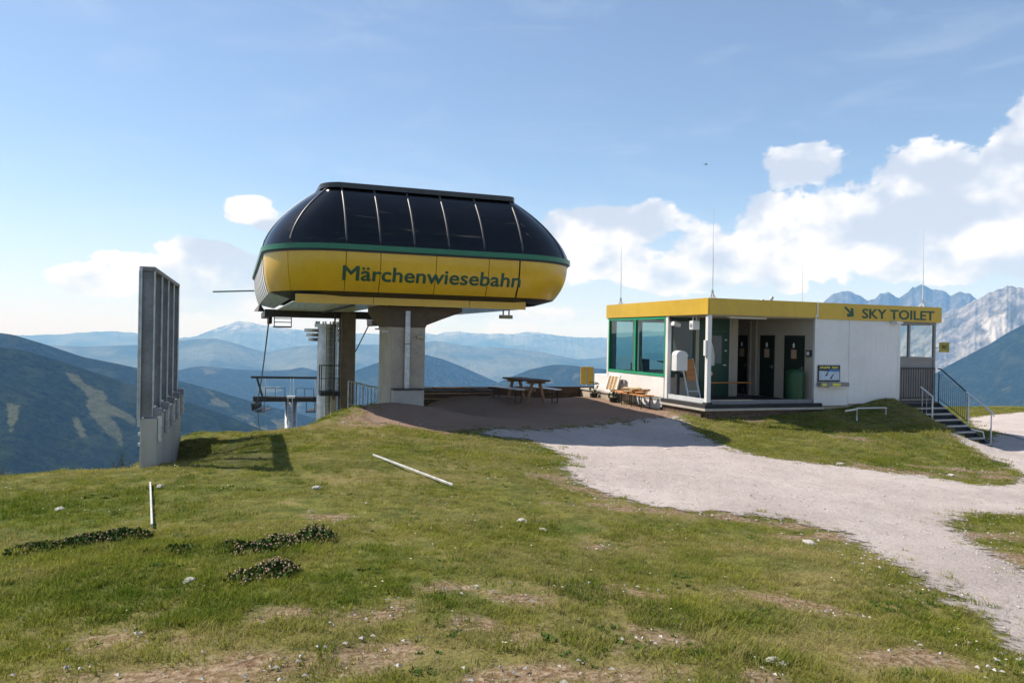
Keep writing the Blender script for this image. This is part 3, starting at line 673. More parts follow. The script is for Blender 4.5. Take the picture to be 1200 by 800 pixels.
smooth_sharp(ringsolid(dict(low_level(1), z=2.80), dict(low_level(0), z=3.73), -0.07, -0.07, 0.04).build('skirt_liner', 'dark_metal', stn))
def seam_level(q):
    L = low_level(q); return dict(L, il=L['il'] - .012, iy=L['iy'])
for i in range(9): smooth_sharp(shell('SL', .05 + .95*i/9 - .0022, .05 + .95*i/9 + .0022, seam_level, 0, 1, 1, 10, .03).build('seam_strip', 'dark_metal', stn))
# lower rim: dark in front, pale chamfer along the left side
b0, b1 = low_level(1.0), dict(low_level(1.0), z=2.66, iy=.72, il=.72, ir=.72)
for k, a, b_, mm in [('F', 0, 4.38, 'dark_metal'), ('CL', 0, H, 'dark_metal'), ('CR', 0, H, 'dark_metal'), ('SR', 0, 1, 'dark_metal')] + [('SL', i/9, (i+1)/9 - .004, 'underside') for i in range(9)]:
    lv = lambda q, b0=b0, b1=b1: {key: b0[key] + (b1[key] - b0[key])*q for key in b0}
    smooth_sharp(shell(k, a, b_, lv, 0.0, 1.0, 6, 2, 0.02).build('lower_rim', mm, stn))
bx('ceiling_deck', 'dark_metal', stn, -.95, 5.35, 1.3, SL - .5, 3.02, 3.08)
bx('machine_block', 'dark_metal', stn, 0.2, 4.2, 2.6, 9.5, 3.09, 4.3)
MB().box(0.6, 1.1, 2.2, 8.0, 4.3, 4.6).box(3.0, 3.4, 2.4, 8.0, 4.3, 4.75).box(-0.6, -0.1, 3, 9, 3.09, 4.05).box(4.7, 5.1, 3, 9, 3.09, 4.0).build('tyre_conveyor', 'dark_metal', stn, bevel=0.05)
# inner lower fascia of three yellow boards, with the pale underside behind it
for a, b_ in ((-1.08, .75), (.76, 3.2), (3.21, 4.73)): bx('lower_fascia', 'yellow', stn, a, b_ - .006, .66, .70, 2.50, 2.71)
for yy in range(5):
    for a, b_ in ((-1.14, .3), (.32, 1.2), (2.3, 4.73)):
        bx('underside_sheet', 'underside', stn, a, b_, .71 + yy*1.5, 2.19 + yy*1.5, 2.515, 2.54)
bx('underside_beam', 'dark_metal', stn, .30, .32, .71, 8.2, 2.45, 2.6)
MB().box(-1.5, 2.9, 8.3, 8.55, 2.30, 2.55).box(-1.5, -1.3, 8.55, SL, 2.3, 2.5).box(2.5, 2.7, 8.55, SL, 2.3, 2.5).build('cross_beam', 'dark_metal', stn)
# concrete pier with haunch, downpipe, box at its foot
bx('pier', 'concrete', stn, 1.32, 2.20, 1.24, 2.97, -0.35, 2.06, bevel=0.02)
MB().prism([(1.24, 2.06), (1.32, 1.98), (2.20, 1.98), (2.10+.12, 2.04), (2.62, 2.20), (3.16, 2.40), (3.16, 2.51), (1.0, 2.51), (1.0, 2.36)], 1.2, 3.0, 'y').build('haunch', 'haunch', stn, bevel=0.012)
MB().box(1.66, 1.79, 1.15, 1.235, .42, 1.55).box(1.66, 1.79, 1.152, 1.233, 1.56, 2.40).build('downpipe', 'galvanised', stn, bevel=0.01)
cb = bx('base_box', 'concrete_light', stn, 1.34, 2.10, .92, 1.23, -0.12, .40, bevel=0.015)
bx('lid', 'dark_metal', cb, 1.32, 2.12, .90, 1.235, .402, .43)
MB().box(1.14, 1.33, 1.5, 1.56, 1.84, 1.90).build('lamp', 'bench_white', stn, bevel=0.01)
MB().box(1.97, 2.17, 1.16, 1.235, 1.70, 1.78).build('lamp', 'lamp_box', stn, bevel=0.01)
# rear pier and steel leg
bx('rear_pier', 'brown_column', stn, .95, 1.42, 8.0, 8.8, -3.0, 2.5, bevel=0.015)
leg = MB().tube([(.66, 9.4, -7), (.66, 9.4, 2.0)], 0.35, 24).build('steel_leg', 'steel', stn, smooth=False); smooth_sharp(leg)
MB().tube([(.66, 9.4, 2.0), (.66, 9.4, 2.12)], 0.46, 24).build('flange', 'galvanised', stn)
for k in range(10):
    a = 2*math.pi*k/10; MB().tube([(.66 + .41*math.cos(a), 9.4 + .41*math.sin(a), 2.12), (.66 + .41*math.cos(a), 9.4 + .41*math.sin(a), 2.21)], .028, 6).build('bolt', 'rail_paint', stn)
lad = MB().tube([(.55, 9.02, -3), (.55, 9.02, 2.0)], .018, 6).tube([(.85, 9.02, -3), (.85, 9.02, 2.0)], .018, 6).build('ladder', 'rail_paint', stn)
for k in range(17): MB().tube([(.55, 9.02, -2.6 + k*.28), (.85, 9.02, -2.6 + k*.28)], .012, 6).build('rung', 'rail_paint', lad)
lad2 = MB().tube([(.72, 7.95, -.4), (.72, 7.95, 2.45)], .03, 6).tube([(.90, 7.95, -.4), (.90, 7.95, 2.45)], .018, 6).build('ladder', 'dark_metal', stn)
for k in range(9): MB().tube([(.72, 7.95, .1 + k*.27), (.90, 7.95, .1 + k*.27)], .011, 6).build('rung', 'rail_paint', lad2)
for xx, yy, rr in ((.18, 9.7, .30), (1.10, 9.7, .26)):
    mb = MB()
    for kk in range(3): mb.tube([(xx, yy, 1.95 - kk*.16), (xx, yy, 1.83 - kk*.16)], rr - kk*.07, 18)
    mb.build('buffer_roll', 'galvanised', stn)
# sheave trains at the far mouth
for sx in (-1.19, 2.66):
    tr = MB().box(sx - .06, sx + .06, 11.2, 13.2, 2.34, 2.48).build('sheave_train', 'dark_metal', stn)
    for kk in range(6): MB().tube([(sx - .05, 11.3 + kk*.34, 2.26), (sx + .05, 11.3 + kk*.34, 2.26)], .15, 12).build('sheave', 'rubber', tr)
    MB().box(sx + .12, sx + .75, 11.3, 12.2, 1.98, 2.03).box(sx + .12, sx + .15, 11.3, 11.34, 2.0, 2.5).box(sx + .72, sx + .75, 11.3, 11.34, 2.0, 2.5).box(sx + .15, sx + .72, 11.3, 11.33, 2.16, 2.19).box(sx + .15, sx + .72, 11.3, 11.33, 2.30, 2.33).build('catwalk', 'dark_metal', tr)
# lamp box under the right edge
lb = bx('hanging_box', 'lamp_box', stn, 4.50, 4.86, 2.0, 2.15, 2.29, 2.39, bevel=.01)
for xq in (4.58, 4.75): bx('hanger', 'dark_metal', lb, xq, xq + .03, 2.05, 2.08, 2.39, 2.52)
MB().tube([(-1.78, 10.6, 3.25), (-3.15, 10.5, 3.16)], .028, 6).build('side_rod', 'rod_green', stn)
MB().tube([(-1.62, 9.6, 2.50), (-1.62, 9.6, 2.74)], [.19, .03], 10).build('loudspeaker_horn', 'horn_dark', stn)
# lettering on the skirt
me, co = text_mesh('Märchenwiesebahn', 1, 1, bold=0.020)
x0, x1 = co[:, 0].min(), co[:, 0].max(); capv = 0.73
zs = 0.345/capv; base = 3.045
bmx = bmesh.new(); bmx.from_mesh(me)
bmesh.ops.triangulate(bmx, faces=bmx.faces[:])
bmesh.ops.subdivide_edges(bmx, edges=[e for e in bmx.edges if e.calc_length() > 0.2], cuts=1, use_grid_fill=False)
for v in bmx.verts:
    X = -.07 + (v.co.x - x0)/(x1 - x0)*4.44; Z = base + v.co.y*zs; q = (3.73 - Z)/0.94
    v.co = Vector((X, low_level(min(1, max(0, q)))['iy'] - 0.006 - v.co.z, Z))
bmx.to_mesh(me); bmx.free(); me.materials.clear(); me.materials.append(MATS['letter_green'])
lo = bpy.data.objects.new('lettering', me); COL.objects.link(lo); lo.parent = stn
lo['label'] = 'dark green lettering Märchenwiesebahn on the yellow skirt'

# boarding ramp landing with railings behind the near pier
lp = thing('landing_railing', 'grey metal railing of boarding ramp behind the concrete pier', 'railing', ST(1.0, 7.0, 0), YAW)
def railing(parent, a, b, h, nb, m, bars=True, r=.018):
    a, b = Vector(a), Vector(b); up = Vector((0, 0, h))
    MB().tube([a + up, b + up], r*1.3, 8).build('top_rail', m, parent); MB().tube([a + Vector((0, 0, .1)), b + Vector((0, 0, .1))], r, 8).build('bottom_rail', m, parent)
    for i in range(nb + 1):
        p = a.lerp(b, i/nb); post = i % max(1, nb//3) == 0
        if post or bars: MB().tube([p + (Vector((0, 0, -.05)) if post else Vector((0, 0, .1))), p + up], r*1.2 if post else r*.5, 6).build('post' if post else 'baluster', m, parent)
railing(lp, (0.15, .6, -.62), (1.5, .2, -.95), .86, 15, 'galvanised')
railing(lp, (.8, 3.2, -.95), (2.4, 3.0, -1.3), .95, 12, 'dark_metal')
pl = thing('service_platform', 'small dark service platform with handrail on the steel leg', 'platform', ST(.66, 8.9, 0), YAW)
bx('grating', 'dark_metal', pl, -.35, .5, -.75, -.05, -.30, -.16)
for a, b_ in (((-.33, -.73), (.48, -.73)), ((-.33, -.73), (-.33, -.1)), ((.48, -.73), (.48, -.1))):
    MB().tube([(*a, .72), (*b_, .72)], .02, 6).tube([(*a, .28), (*b_, .28)], .014, 6).build('handrail', 'dark_metal', pl)
for p in ((-.33, -.73), (.07, -.73), (.48, -.73), (-.33, -.1), (.48, -.1)): MB().tube([(*p, -.16), (*p, .72)], .018, 6).build('post', 'dark_metal', pl)
bx('support', 'concrete', pl, .02, .2, -.6, -.4, -2.0, -.30)

# ------------------------------------------------------------------ line tower and haul rope
TP = Vector((-16.6, 58.0, -3.1))
tw = thing('line_tower', 'steel chairlift tower with crossarm and sheaves below the station', 'lift tower', (TP.x, TP.y, -14), R(8))
zz = TP.z + 14
MB().tube([(0, 0, 0), (0, 0, zz - .3)], [.55, .44], 20).build('mast', 'steel', tw, smooth=True)
MB().box(-2.75, 2.0, -.2, .2, zz - .28, zz + .12).build('crossarm', 'dark_metal', tw, bevel=.02)
MB().box(-.3, .3, -.26, .26, zz + .0, zz + .16).build('mast_head', 'rail_paint', tw)
MB().box(-2.95, 2.0, -.06, .06, zz + 1.45, zz + 1.62).build('lifting_frame', 'dark_metal', tw)
for xx in (-1.85, 1.8): MB().beam((xx, 0, zz + .1), (xx - .08, 0, zz + 1.5), .08, .08).build('frame_post', 'rail_paint', tw)
MB().beam((-2.5, 0, zz + 1.45), (-2.1, 0, zz + .1), .14, .14).build('frame_brace', 'dark_metal', tw)
MB().tube([(-.05, -.3, zz + .1), (-.05, -.3, zz + 1.5)], .02, 6).tube([(.2, -.3, zz + .1), (.2, -.3, zz + 1.5)], .02, 6).build('frame_ladder', 'rail_paint', tw)
for a, b_ in ((-1.8, -.4), (.4, 1.7)):
    hr = MB().tube([(a, -.45, zz + .75), (b_, -.45, zz + .75)], .022, 6).build('handrail', 'dark_metal', tw)
    for k in range(3): MB().tube([(a + (b_ - a)*k/2, -.45, zz + .05), (a + (b_ - a)*k/2, -.45, zz + .75)], .02, 6).build('rail_post', 'dark_metal', hr)
    MB().box(a, b_, -.5, -.22, zz + .03, zz + .07).build('walkway', 'dark_metal', hr)
for xx in (-2.5, 2.1):
    s_ = MB().box(xx - .12, xx + .12, -1.6, 1.6, zz - .5, zz - .3).build('sheave_train', 'dark_metal', tw)
    for k in range(6): MB().tube([(xx - .07, -1.4 + k*.56, zz - .62), (xx + .07, -1.4 + k*.56, zz - .62)], .24, 14).build('sheave', 'rubber', s_)
    MB().box(xx + (.15 if xx < 0 else -.85), xx + (.85 if xx < 0 else -.15), -1.5, 1.5, zz - .95, zz - .88).box(xx + .8*(1 if xx < 0 else -1) - .02, xx + .8*(1 if xx < 0 else -1) + .02, -1.5, -1.44, zz - .9, zz - .1).box(xx + .2*(1 if xx < 0 else -1) - .02, xx + .2*(1 if xx < 0 else -1) + .02, -1.5, -1.44, zz - .9, zz - .1).build('catwalk', 'dark_metal', s_)
lad = MB().tube([(-.16, -.62, 0), (-.16, -.5, zz)], .02, 6).tube([(.16, -.62, 0), (.16, -.5, zz)], .02, 6).build('ladder', 'rail_paint', tw)
for k in range(22): MB().tube([(-.16, -.58, 4 + k*.3), (.16, -.58, 4 + k*.3)], .014, 6).build('rung', 'rail_paint', lad)
for nm, sx, tx, lab in (('l', -1.19, -2.5, 'dark haul rope running from the station to left end of the tower'), ('r', 2.66, 2.1, 'dark haul rope running from the station to right end of the tower')):
    a = Vector(ST(sx, 12.6, 2.28)); m4 = Matrix.Rotation(R(8), 3, 'Z'); b_ = TP + m4 @ Vector((tx, 0, -.40))
    far = b_ + Vector((-.27, .96, -.42))*260
    pts = [a.lerp(b_, k/8) - Vector((0, 0, .5*math.sin(math.pi*k/8))) for k in range(9)] + [b_.lerp(far, k/6) - Vector((0, 0, 6*math.sin(math.pi*k/6))) for k in range(1, 7)]
    tag(MB().tube(pts, .028, 6).build('haul_rope', 'rope'), lab, 'rope', 'ropes of the chairlift')

# ------------------------------------------------------------------ windbreak on a concrete wall
fa, fb = Vector(atz(165, 548, -.33)), Vector(atz(198, 513, -.45)); fdir = fb - fa; fl = Vector((fdir.x, fdir.y)).length
frz = math.atan2(fdir.y, fdir.x)
wb = thing('windbreak_fence', 'tall grey metal windbreak with glass bays on a concrete wall', 'windbreak', (fa.x, fa.y, 0), frz)
# local x runs away from the camera, local y to the left
MB().prism([(0, -1.2), (fl, -1.4), (fl, .45), (0, .42)], -.22, .02, 'y').build('wall', 'concrete_light', wb, bevel=.012)
TOPZ = 2.70
N = 4
for k in range(N + 1):
    xx = .05 + (fl - .10)*k/N
    po_ = MB().box(xx - .012, xx + .012, -.14, .05, .44, TOPZ - .02).build('post', 'web_steel', wb)
    fw_ = .09 if k in (0, N) else .05
    MB().box(xx - fw_, xx + fw_, .051, .066, .43, TOPZ - .02).build('flange', 'galvanised', po_); MB().box(xx - .05, xx + .05, -.156, -.141, .46, TOPZ - .02).build('flange', 'galvanised', po_)
    br = MB().box(xx - .05, xx + .05, -.28, -.157, .47, .58).build('bracket', 'web_steel', wb, bevel=.008)
    MB().box(xx - .04, xx + .04, -.28, -.225, .06, .468).build('strap', 'galvanised', br, bevel=.006)
    for q in (.15, .28): MB().tube([(xx, -.30, q), (xx, -.281, q)], .016, 6).build('bolt', 'steel', br)
for k in range(N):
    x0_, x1_ = .05 + (fl - .10)*k/N + .055, .05 + (fl - .10)*(k+1)/N - .055
    bx('glass_bay', 'windbreak_glass', wb, x0_, x1_, -.05, -.04, .54, TOPZ - .03)
    bx('bay_rail', 'web_steel', wb, x0_ - .003, x1_ + .003, -.12, .03, .47, .54)
bx('top_rail', 'web_steel', wb, 0, fl, -.16, .066, TOPZ - .02, TOPZ + .05, bevel=.008)
bx('end_strip', 'galvanised', wb, -.02, -.001, .02, .06, .30, TOPZ + .03)
for q in (.0, .16): bx('cable_clip', 'rail_paint', wb, .02, .06, .021, .05, q, q + .05)

# ------------------------------------------------------------------ kiosk building (local x = along the front, y = away, z up from its floor)
kb = thing('kiosk_building', 'flat white kiosk building with yellow fascia, porch and glazed left cabin', 'building', S(0, 0, 0), YAW)
UW, UV, UR = 3.79, 7.10, 8.756                             # porch end, white wall end, right end
LV = 6.22; PV = 2.3                                        # left face length, porch back wall
ZF, ZT = 2.534, 3.0
# floor slab, edge strip, plinth
bx('porch_floor', 'floor_grey', kb, .0, 3.80, .0, PV + 2.6, -.14, -.004)
bx('rubber_mat', 'rubber', kb, .25, 3.70, .55, PV - .02, -.003, .014)
bx('floor_edge', 'rubber', kb, -.12, 4.0, -.10, .0, -.13, -.02)
bx('floor_edge', 'rubber', kb, -.12, -.002, .0, 2.30, -.13, -.021)
bx('floor_rim', 'concrete_light', kb, -.14, 4.05, -.13, .02, -.20, -.135)
bx('floor_rim', 'concrete_light', kb, -.14, .0, .022, 2.34, -.20, -.136)
for row in range(3):                                       # plinth of dark bricks under the porch corner
    for k in range(9):
        x0 = -.06 + k*.27 + (row % 2)*.12
        if x0 + .25 < 2.6: bx('brick', 'brick_dark', kb, x0, x0 + .255, -.05 + random.uniform(-.006, .006), .06, -.30 - row*.105, -.205 - row*.105)
    for k in range(8):
        y0 = .07 + k*.28 + (row % 2)*.1
        if y0 + .27 < 2.5: bx('brick', 'brick_dark', kb, -.07 + random.uniform(-.006, .006), .03, y0, y0 + .265, -.30 - row*.105, -.205 - row*.105)
bx('plinth_core', 'brick_dark', kb, .0, 3.9, .0, 2.5, -.75, -.205)
bx('plinth_core', 'concrete', kb, 3.9, 7.0, .08, 6.0, -.75, -.02)
# left cabin: lower wall, posts, green window frame with two panes
bx('left_wall', 'white_paint', kb, .0, .12, 2.34, LV, -.42, .64)
bx('left_wall_base', 'concrete', kb, -.01, .13, 2.36, LV - .02, -.72, -.425)
bx('corner_post', 'white_paint', kb, -.012, .11, 2.12, 2.26, -.40, ZF - .002)
bx('corner_post', 'white_paint', kb, -.010, .11, 6.13, 6.24, -.40, ZF - .002)
wf = MB().box(-.02, .07, 2.262, 6.128, .642, .72).box(-.02, .07, 2.262, 6.128, 2.44, 2.52).box(-.02, .07, 2.262, 2.33, .722, 2.438).box(-.02, .07, 6.06, 6.128, .722, 2.438).box(-.018, .07, 4.15, 4.24, .722, 2.438).build('window_frame', 'frame_green', kb)
bx('pane', 'window_glass', wf, .02, .035, 2.33, 4.15, .722, 2.438); bx('pane', 'window_glass', wf, .02, .035, 4.24, 6.06, .722, 2.438)
# cabin room behind the panes
bx('room_floor', 'room_dark', kb, .13, 2.5, 2.4, LV - .1, -.02, .0)
MB().box(.13, 2.6, LV - .1, LV, -.42, .70).box(.13, 2.6, LV - .1, LV, 2.42, ZF).box(.13, .30, LV - .1, LV, .70, 2.42).box(1.25, 1.35, LV - .1, LV, .70, 2.42).box(2.40, 2.6, LV - .1, LV, .70, 2.42).build('room_back_wall', 'shade_curtain', kb)
for a, b_ in ((.30, 1.25), (1.35, 2.40)): bx('rear_pane', 'window_glass', kb, a, b_, LV - .06, LV - .05, .70, 2.42)
bx('room_side_wall', 'wall_beige', kb, 2.50, 2.60, PV + .06, LV - .11, -.42, ZF)
dk = bx('desk', 'room_dark', kb, .5, 1.2, 2.9, 5.6, .66, .72)
MB().box(.55, .85, 4.7, 5.3, .72, 1.12).box(.5, .55, 4.5, 5.4, .72, .98).build('monitor', 'rubber', dk)
MB().tube([(.7, 3.3, .72), (.7, 3.3, 1.05), (.7, 3.9, 1.08)], .03, 6).build('desk_lamp', 'rubber', dk)
MB().box(.2, .24, 4.3, 4.75, .75, 2.43).build('blind', 'shade_curtain', kb)
# porch: posts and low sills
cp = bx('porch_post', 'white_paint', kb, .0, .13, .0, .13, -.02, ZF - .003, bevel=.006)
bx('sign_board', 'white_paint', cp, -.06, -.004, .02, .12, 1.36, 1.80)
bx('base_plate', 'rubber', cp, -.03, .17, -.035, .16, -.019, .03)
bx('porch_sill', 'rail_paint', kb, .02, .10, .135, 2.118, -.003, .12)
bx('porch_sill', 'floor_grey', kb, .135, 3.78, .02, .10, -.002, .09)
# porch back wall (left part) with window and door
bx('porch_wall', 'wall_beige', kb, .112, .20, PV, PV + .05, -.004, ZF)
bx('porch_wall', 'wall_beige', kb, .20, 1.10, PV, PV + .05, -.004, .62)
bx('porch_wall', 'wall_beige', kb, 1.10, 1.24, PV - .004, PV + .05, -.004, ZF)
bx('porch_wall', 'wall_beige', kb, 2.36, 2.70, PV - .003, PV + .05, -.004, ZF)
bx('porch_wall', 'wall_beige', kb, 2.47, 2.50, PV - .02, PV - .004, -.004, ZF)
pw = MB().box(.20, 1.10, PV - .02, PV + .04, .622, .70).box(.20, 1.10, PV - .02, PV + .04, 2.42, ZF).box(.20, .28, PV - .02, PV + .04, .702, 2.418).box(1.02, 1.10, PV - .02, PV + .04, .702, 2.418).build('window_frame', 'frame_dark_green', kb)
bx('pane', 'porch_glass', pw, .28, 1.02, PV, PV + .012, .702, 2.418)
dr = MB().box(1.24, 2.36, PV - .02, PV + .04, 2.10, ZF).box(1.24, 1.34, PV - .02, PV + .04, .0, 2.098).box(2.26, 2.36, PV - .02, PV + .04, .0, 2.098).box(1.342, 2.258, PV - .01, PV + .03, .0, 1.06).box(1.342, 1.50, PV - .01, PV + .03, 1.062, 2.096).box(2.10, 2.258, PV - .01, PV + .03, 1.062, 2.096).box(1.502, 2.098, PV - .01, PV + .03, 1.95, 2.096).build('cabin_door', 'frame_dark_green', kb)
bx('pane', 'porch_glass', dr, 1.502, 2.098, PV, PV + .012, 1.062, 1.948)
MB().tube([(2.2, PV - .06, 1.02), (2.2, PV - .012, 1.02)], .02, 8).box(2.10, 2.22, PV - .075, PV - .055, 1.0, 1.03).build('handle', 'rail_paint', dr)
for zq in (1.45, 1.80): MB().box(2.19, 2.25, PV - .045, PV - .013, zq, zq + .05).build('latch', 'rail_paint', dr)
MB().prism([(1.50, 1.00), (1.80, 1.00), (1.80, 1.35), (1.74, 1.62), (1.66, 1.78), (1.60, 1.70), (1.54, 1.55), (1.50, 1.35)], PV - .035, PV - .014, 'y').build('paper_notice', 'paper', dr)
ns = MB().tube([(1.66, PV - .03, .74), (1.66, PV - .014, .74)], .095, 20).build('round_sign', 'sign_red', dr)
MB().tube([(1.66, PV - .036, .74), (1.66, PV - .031, .74)], .072, 20).build('sign_face', 'paper', ns)
MB().beam((1.61, PV - .038, .79), (1.71, PV - .038, .69), .004, .018, (0, 1, 0)).build('sign_bar', 'sign_red', ns)
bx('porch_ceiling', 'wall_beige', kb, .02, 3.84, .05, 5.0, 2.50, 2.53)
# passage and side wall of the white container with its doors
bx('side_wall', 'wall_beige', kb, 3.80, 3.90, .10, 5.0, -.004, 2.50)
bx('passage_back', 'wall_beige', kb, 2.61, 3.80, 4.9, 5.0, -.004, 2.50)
for y0, y1 in ((.47, 1.37), (1.86, 2.56), (3.25, 3.80)):
    d_ = bx('toilet_door', 'door_dark', kb, 3.77, 3.799, y0, y1, .012, 2.0)
    MB().box(3.72, 3.768, y0 + .06, y0 + .16, .98, 1.0).box(3.755, 3.769, y0 + .05, y0 + .09, .93, 1.05).build('handle', 'steel', d_)
    ym = (y0 + y1)/2
    bx('notice', 'notice', d_, 3.762, 3.769, ym - .12, ym + .12, 1.28, 1.56)
    MB().tube([(3.762, ym, 1.62), (3.762, ym, 1.70)], .03, 8).tube([(3.762, ym, 1.70), (3.762, ym, 1.78)], [.045, .005], 8).build('pictogram', 'paper', d_)
sb = bx('switch_box', 'rubber', kb, 3.74, 3.799, .16, .36, 1.36, 1.56); bx('switch_face', 'paper', sb, 3.732, 3.739, .20, .32, 1.40, 1.52)
for y0 in (2.75, 3.05): bx('pipe', 'wall_beige', kb, 3.74, 3.80, y0, y0 + .07, .0, 2.49)
bx('strip_light', 'bench_white', kb, .9, 2.2, .25, .37, 2.45, 2.498)
# white container wall, two panels with a joint
bx('white_wall', 'white_panel', kb, UW, 5.05, .0, .099, -.10, ZF); bx('white_wall', 'white_panel', kb, 5.062, UV - .10, .0, .10, -.06, ZF)
bx('wall_post', 'white_panel', kb, UV - .099, UV, -.006, .12, -.06, ZF)
bx('wall_post', 'white_panel', kb, UW - .03, UW + .06, -.008, -.001, -.09, ZF)
bx('wall_trim', 'white_panel', kb, 3.90, 4.95, -.010, -.001, .02, .06)
bx('container_right', 'white_panel', kb, UV - .06, UV, .121, 5.0, -.4, ZF)
# glazed vestibule at the right end
gf = MB().box(UV + .001, 8.60, .02, .09, 1.33, 1.39).box(UV + .001, 8.60, .02, .09, 2.42, ZF).box(7.46, 7.53, .021, .089, 1.39, 2.42).box(8.52, 8.60, .021, .089, -.05, 2.42).box(8.53, 8.60, .09, 1.6, 1.33, 1.39).box(8.53, 8.60, 1.52, 1.6, -.05, 2.42).box(8.53, 8.60, .09, 1.6, 2.42, ZF).build('vestibule_frame', 'grey_panel', kb)
bx('pane', 'clear_glass', gf, UV + .002, 7.459, .05, .058, 1.391, 2.419); bx('pane', 'clear_glass', gf, 7.531, 8.519, .05, .058, 1.391, 2.419); bx('pane', 'clear_glass', gf, 8.56, 8.568, .091, 1.519, 1.391, 2.419)
bx('vestibule_panel', 'grey_panel', kb, UV + .002, 8.519, .045, .07, 1.03, 1.329)
for k in range(12): bx('vestibule_board', 'grey_panel', kb, UV + .01 + k*.118, UV + .123 + k*.118, .05 + .004*(k % 2), .068, .0, 1.028)
bx('vestibule_side', 'grey_panel', kb, 8.545, 8.585, .091, 1.519, -.05, 1.329)
bx('vestibule_floor', 'step_dark', kb, UV + .002, 8.70, -.05, 1.6, -.16, -.03)
# fascia boards with joints, roof
fs = [(0, 2.95), (2.956, UW - .01)]
for a, b_ in fs: bx('fascia_board', 'fascia_yellow', kb, a, b_, -.04, -.012, ZF, ZT)
bx('fascia_board', 'fascia_yellow', kb, UW + .035, UR, -.045, -.016, ZF - .03, ZT - .004)
bx('fascia_joint', 'white_paint', kb, UW - .005, UW + .028, -.06, -.012, ZF + .02, ZT + .03); bx('fascia_joint', 'white_paint', kb, UW - .05, UW - .006, -.052, -.041, ZF, ZF + .10)
for a, b_ in ((.0, 1.55), (1.555, 3.9), (3.905, LV + .06)): bx('fascia_board', 'fascia_yellow', kb, -.045, -.014, a - (.04 if a == 0 else 0), b_, ZF, ZT)
bx('fascia_board', 'fascia_yellow', kb, UR - .02, UR + .01, -.015, 5.0, ZF - .03, ZT - .005)
bx('fascia_board', 'fascia_yellow', kb, -.01, UR - .03, LV + .03, LV + .06, ZF, ZT - .002)
bx('roof', 'concrete', kb, -.012, UR - .021, -.010, LV + .028, 2.56, 2.95)
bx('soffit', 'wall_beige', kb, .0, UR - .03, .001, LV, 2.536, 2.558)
# lettering and arrow on the right fascia
def flat_text(body, x0, x1, zb, cap, y, m, parent, bold=.0, fontcap=.73, depth=.004):
    me, co = text_mesh(body, 1, 1, bold)
    a, b_ = co[:, 0].min(), co[:, 0].max()
    bm_2 = bmesh.new(); bm_2.from_mesh(me)
    for v in bm_2.verts: v.co = Vector((x0 + (v.co.x - a)/(b_ - a)*(x1 - x0), y - v.co.z, zb + v.co.y*cap/fontcap))
    r = bmesh.ops.extrude_face_region(bm_2, geom=bm_2.faces[:], use_keep_orig=True)
    for g_ in r['geom']:
        if isinstance(g_, bmesh.types.BMVert): g_.co.y += depth
    bmesh.ops.recalc_face_normals(bm_2, faces=bm_2.faces)
    bm_2.to_mesh(me); bm_2.free(); me.materials.clear(); me.materials.append(MATS[m])
    o = bpy.data.objects.new('lettering', me); COL.objects.link(o); o.parent = parent; return o
lt = flat_text('SKY TOILET', 5.50, 8.44, 2.575, .30, -.052, 'letter_green', kb, bold=.018); lt['label'] = 'dark green lettering SKY TOILET on the yellow fascia'
def rot2(p, a, c): return (c[0] + (p[0]*math.cos(a) - p[1]*math.sin(a)), c[1] + (p[0]*math.sin(a) + p[1]*math.cos(a)))
arp = [rot2(p, R(-38), (5.02, 2.74)) for p in [(-.24, .035), (.02, .035), (-.06, .12), (.03, .17), (.20, .0), (.03, -.17), (-.06, -.12), (.02, -.035), (-.24, -.035)]]
MB().prism(arp, -.052, -.046, 'y').build('arrow', 'letter_green', kb)
# small fittings
fl_ = thing('floodlight', 'small white floodlight under the yellow fascia above the white wall', 'lamp', S(6.8, -.02, 2.44), YAW)
MB().prism([(-.13, -.01), (.13, -.01), (.13, .045), (-.13, .06)], -.24, -.02, 'y').build('housing', 'rail_paint', fl_); bx('lens', 'paper', fl_, -.11, .11, -.22, -.05, -.018, -.011); bx('bracket', 'steel', fl_, -.03, .03, -.05, .02, .0, .08)
fl2 = thing('floodlight', 'white floodlight on the post between green window and porch', 'lamp', S(.05, 2.05, 2.28), YAW)
MB().prism([(-.02, -.05), (.22, -.10), (.24, .02), (.0, .08)], -.2, .0, 'y').build('housing', 'bench_white', fl2, bevel=.01); bx('bracket', 'rubber', fl2, -.02, .06, -.02, .08, .08, .24)
lc = thing('porch_lamp', 'square white lamp hanging under the porch roof beside the corner post', 'lamp', S(.12, .85, 2.1), YAW)
bx('lamp_body', 'bench_white', lc, -.13, .10, -.10, .10, .0, .26, bevel=.01); [MB().tube([(xq, 0, .26), (xq, 0, .42)], .012, 6).build('hanger', 'rail_paint', lc) for xq in (-.07, .04)]; MB().tube([(-.135, 0, .12), (-.128, 0, .12)], .06, 14).build('lens', 'floor_grey', lc)
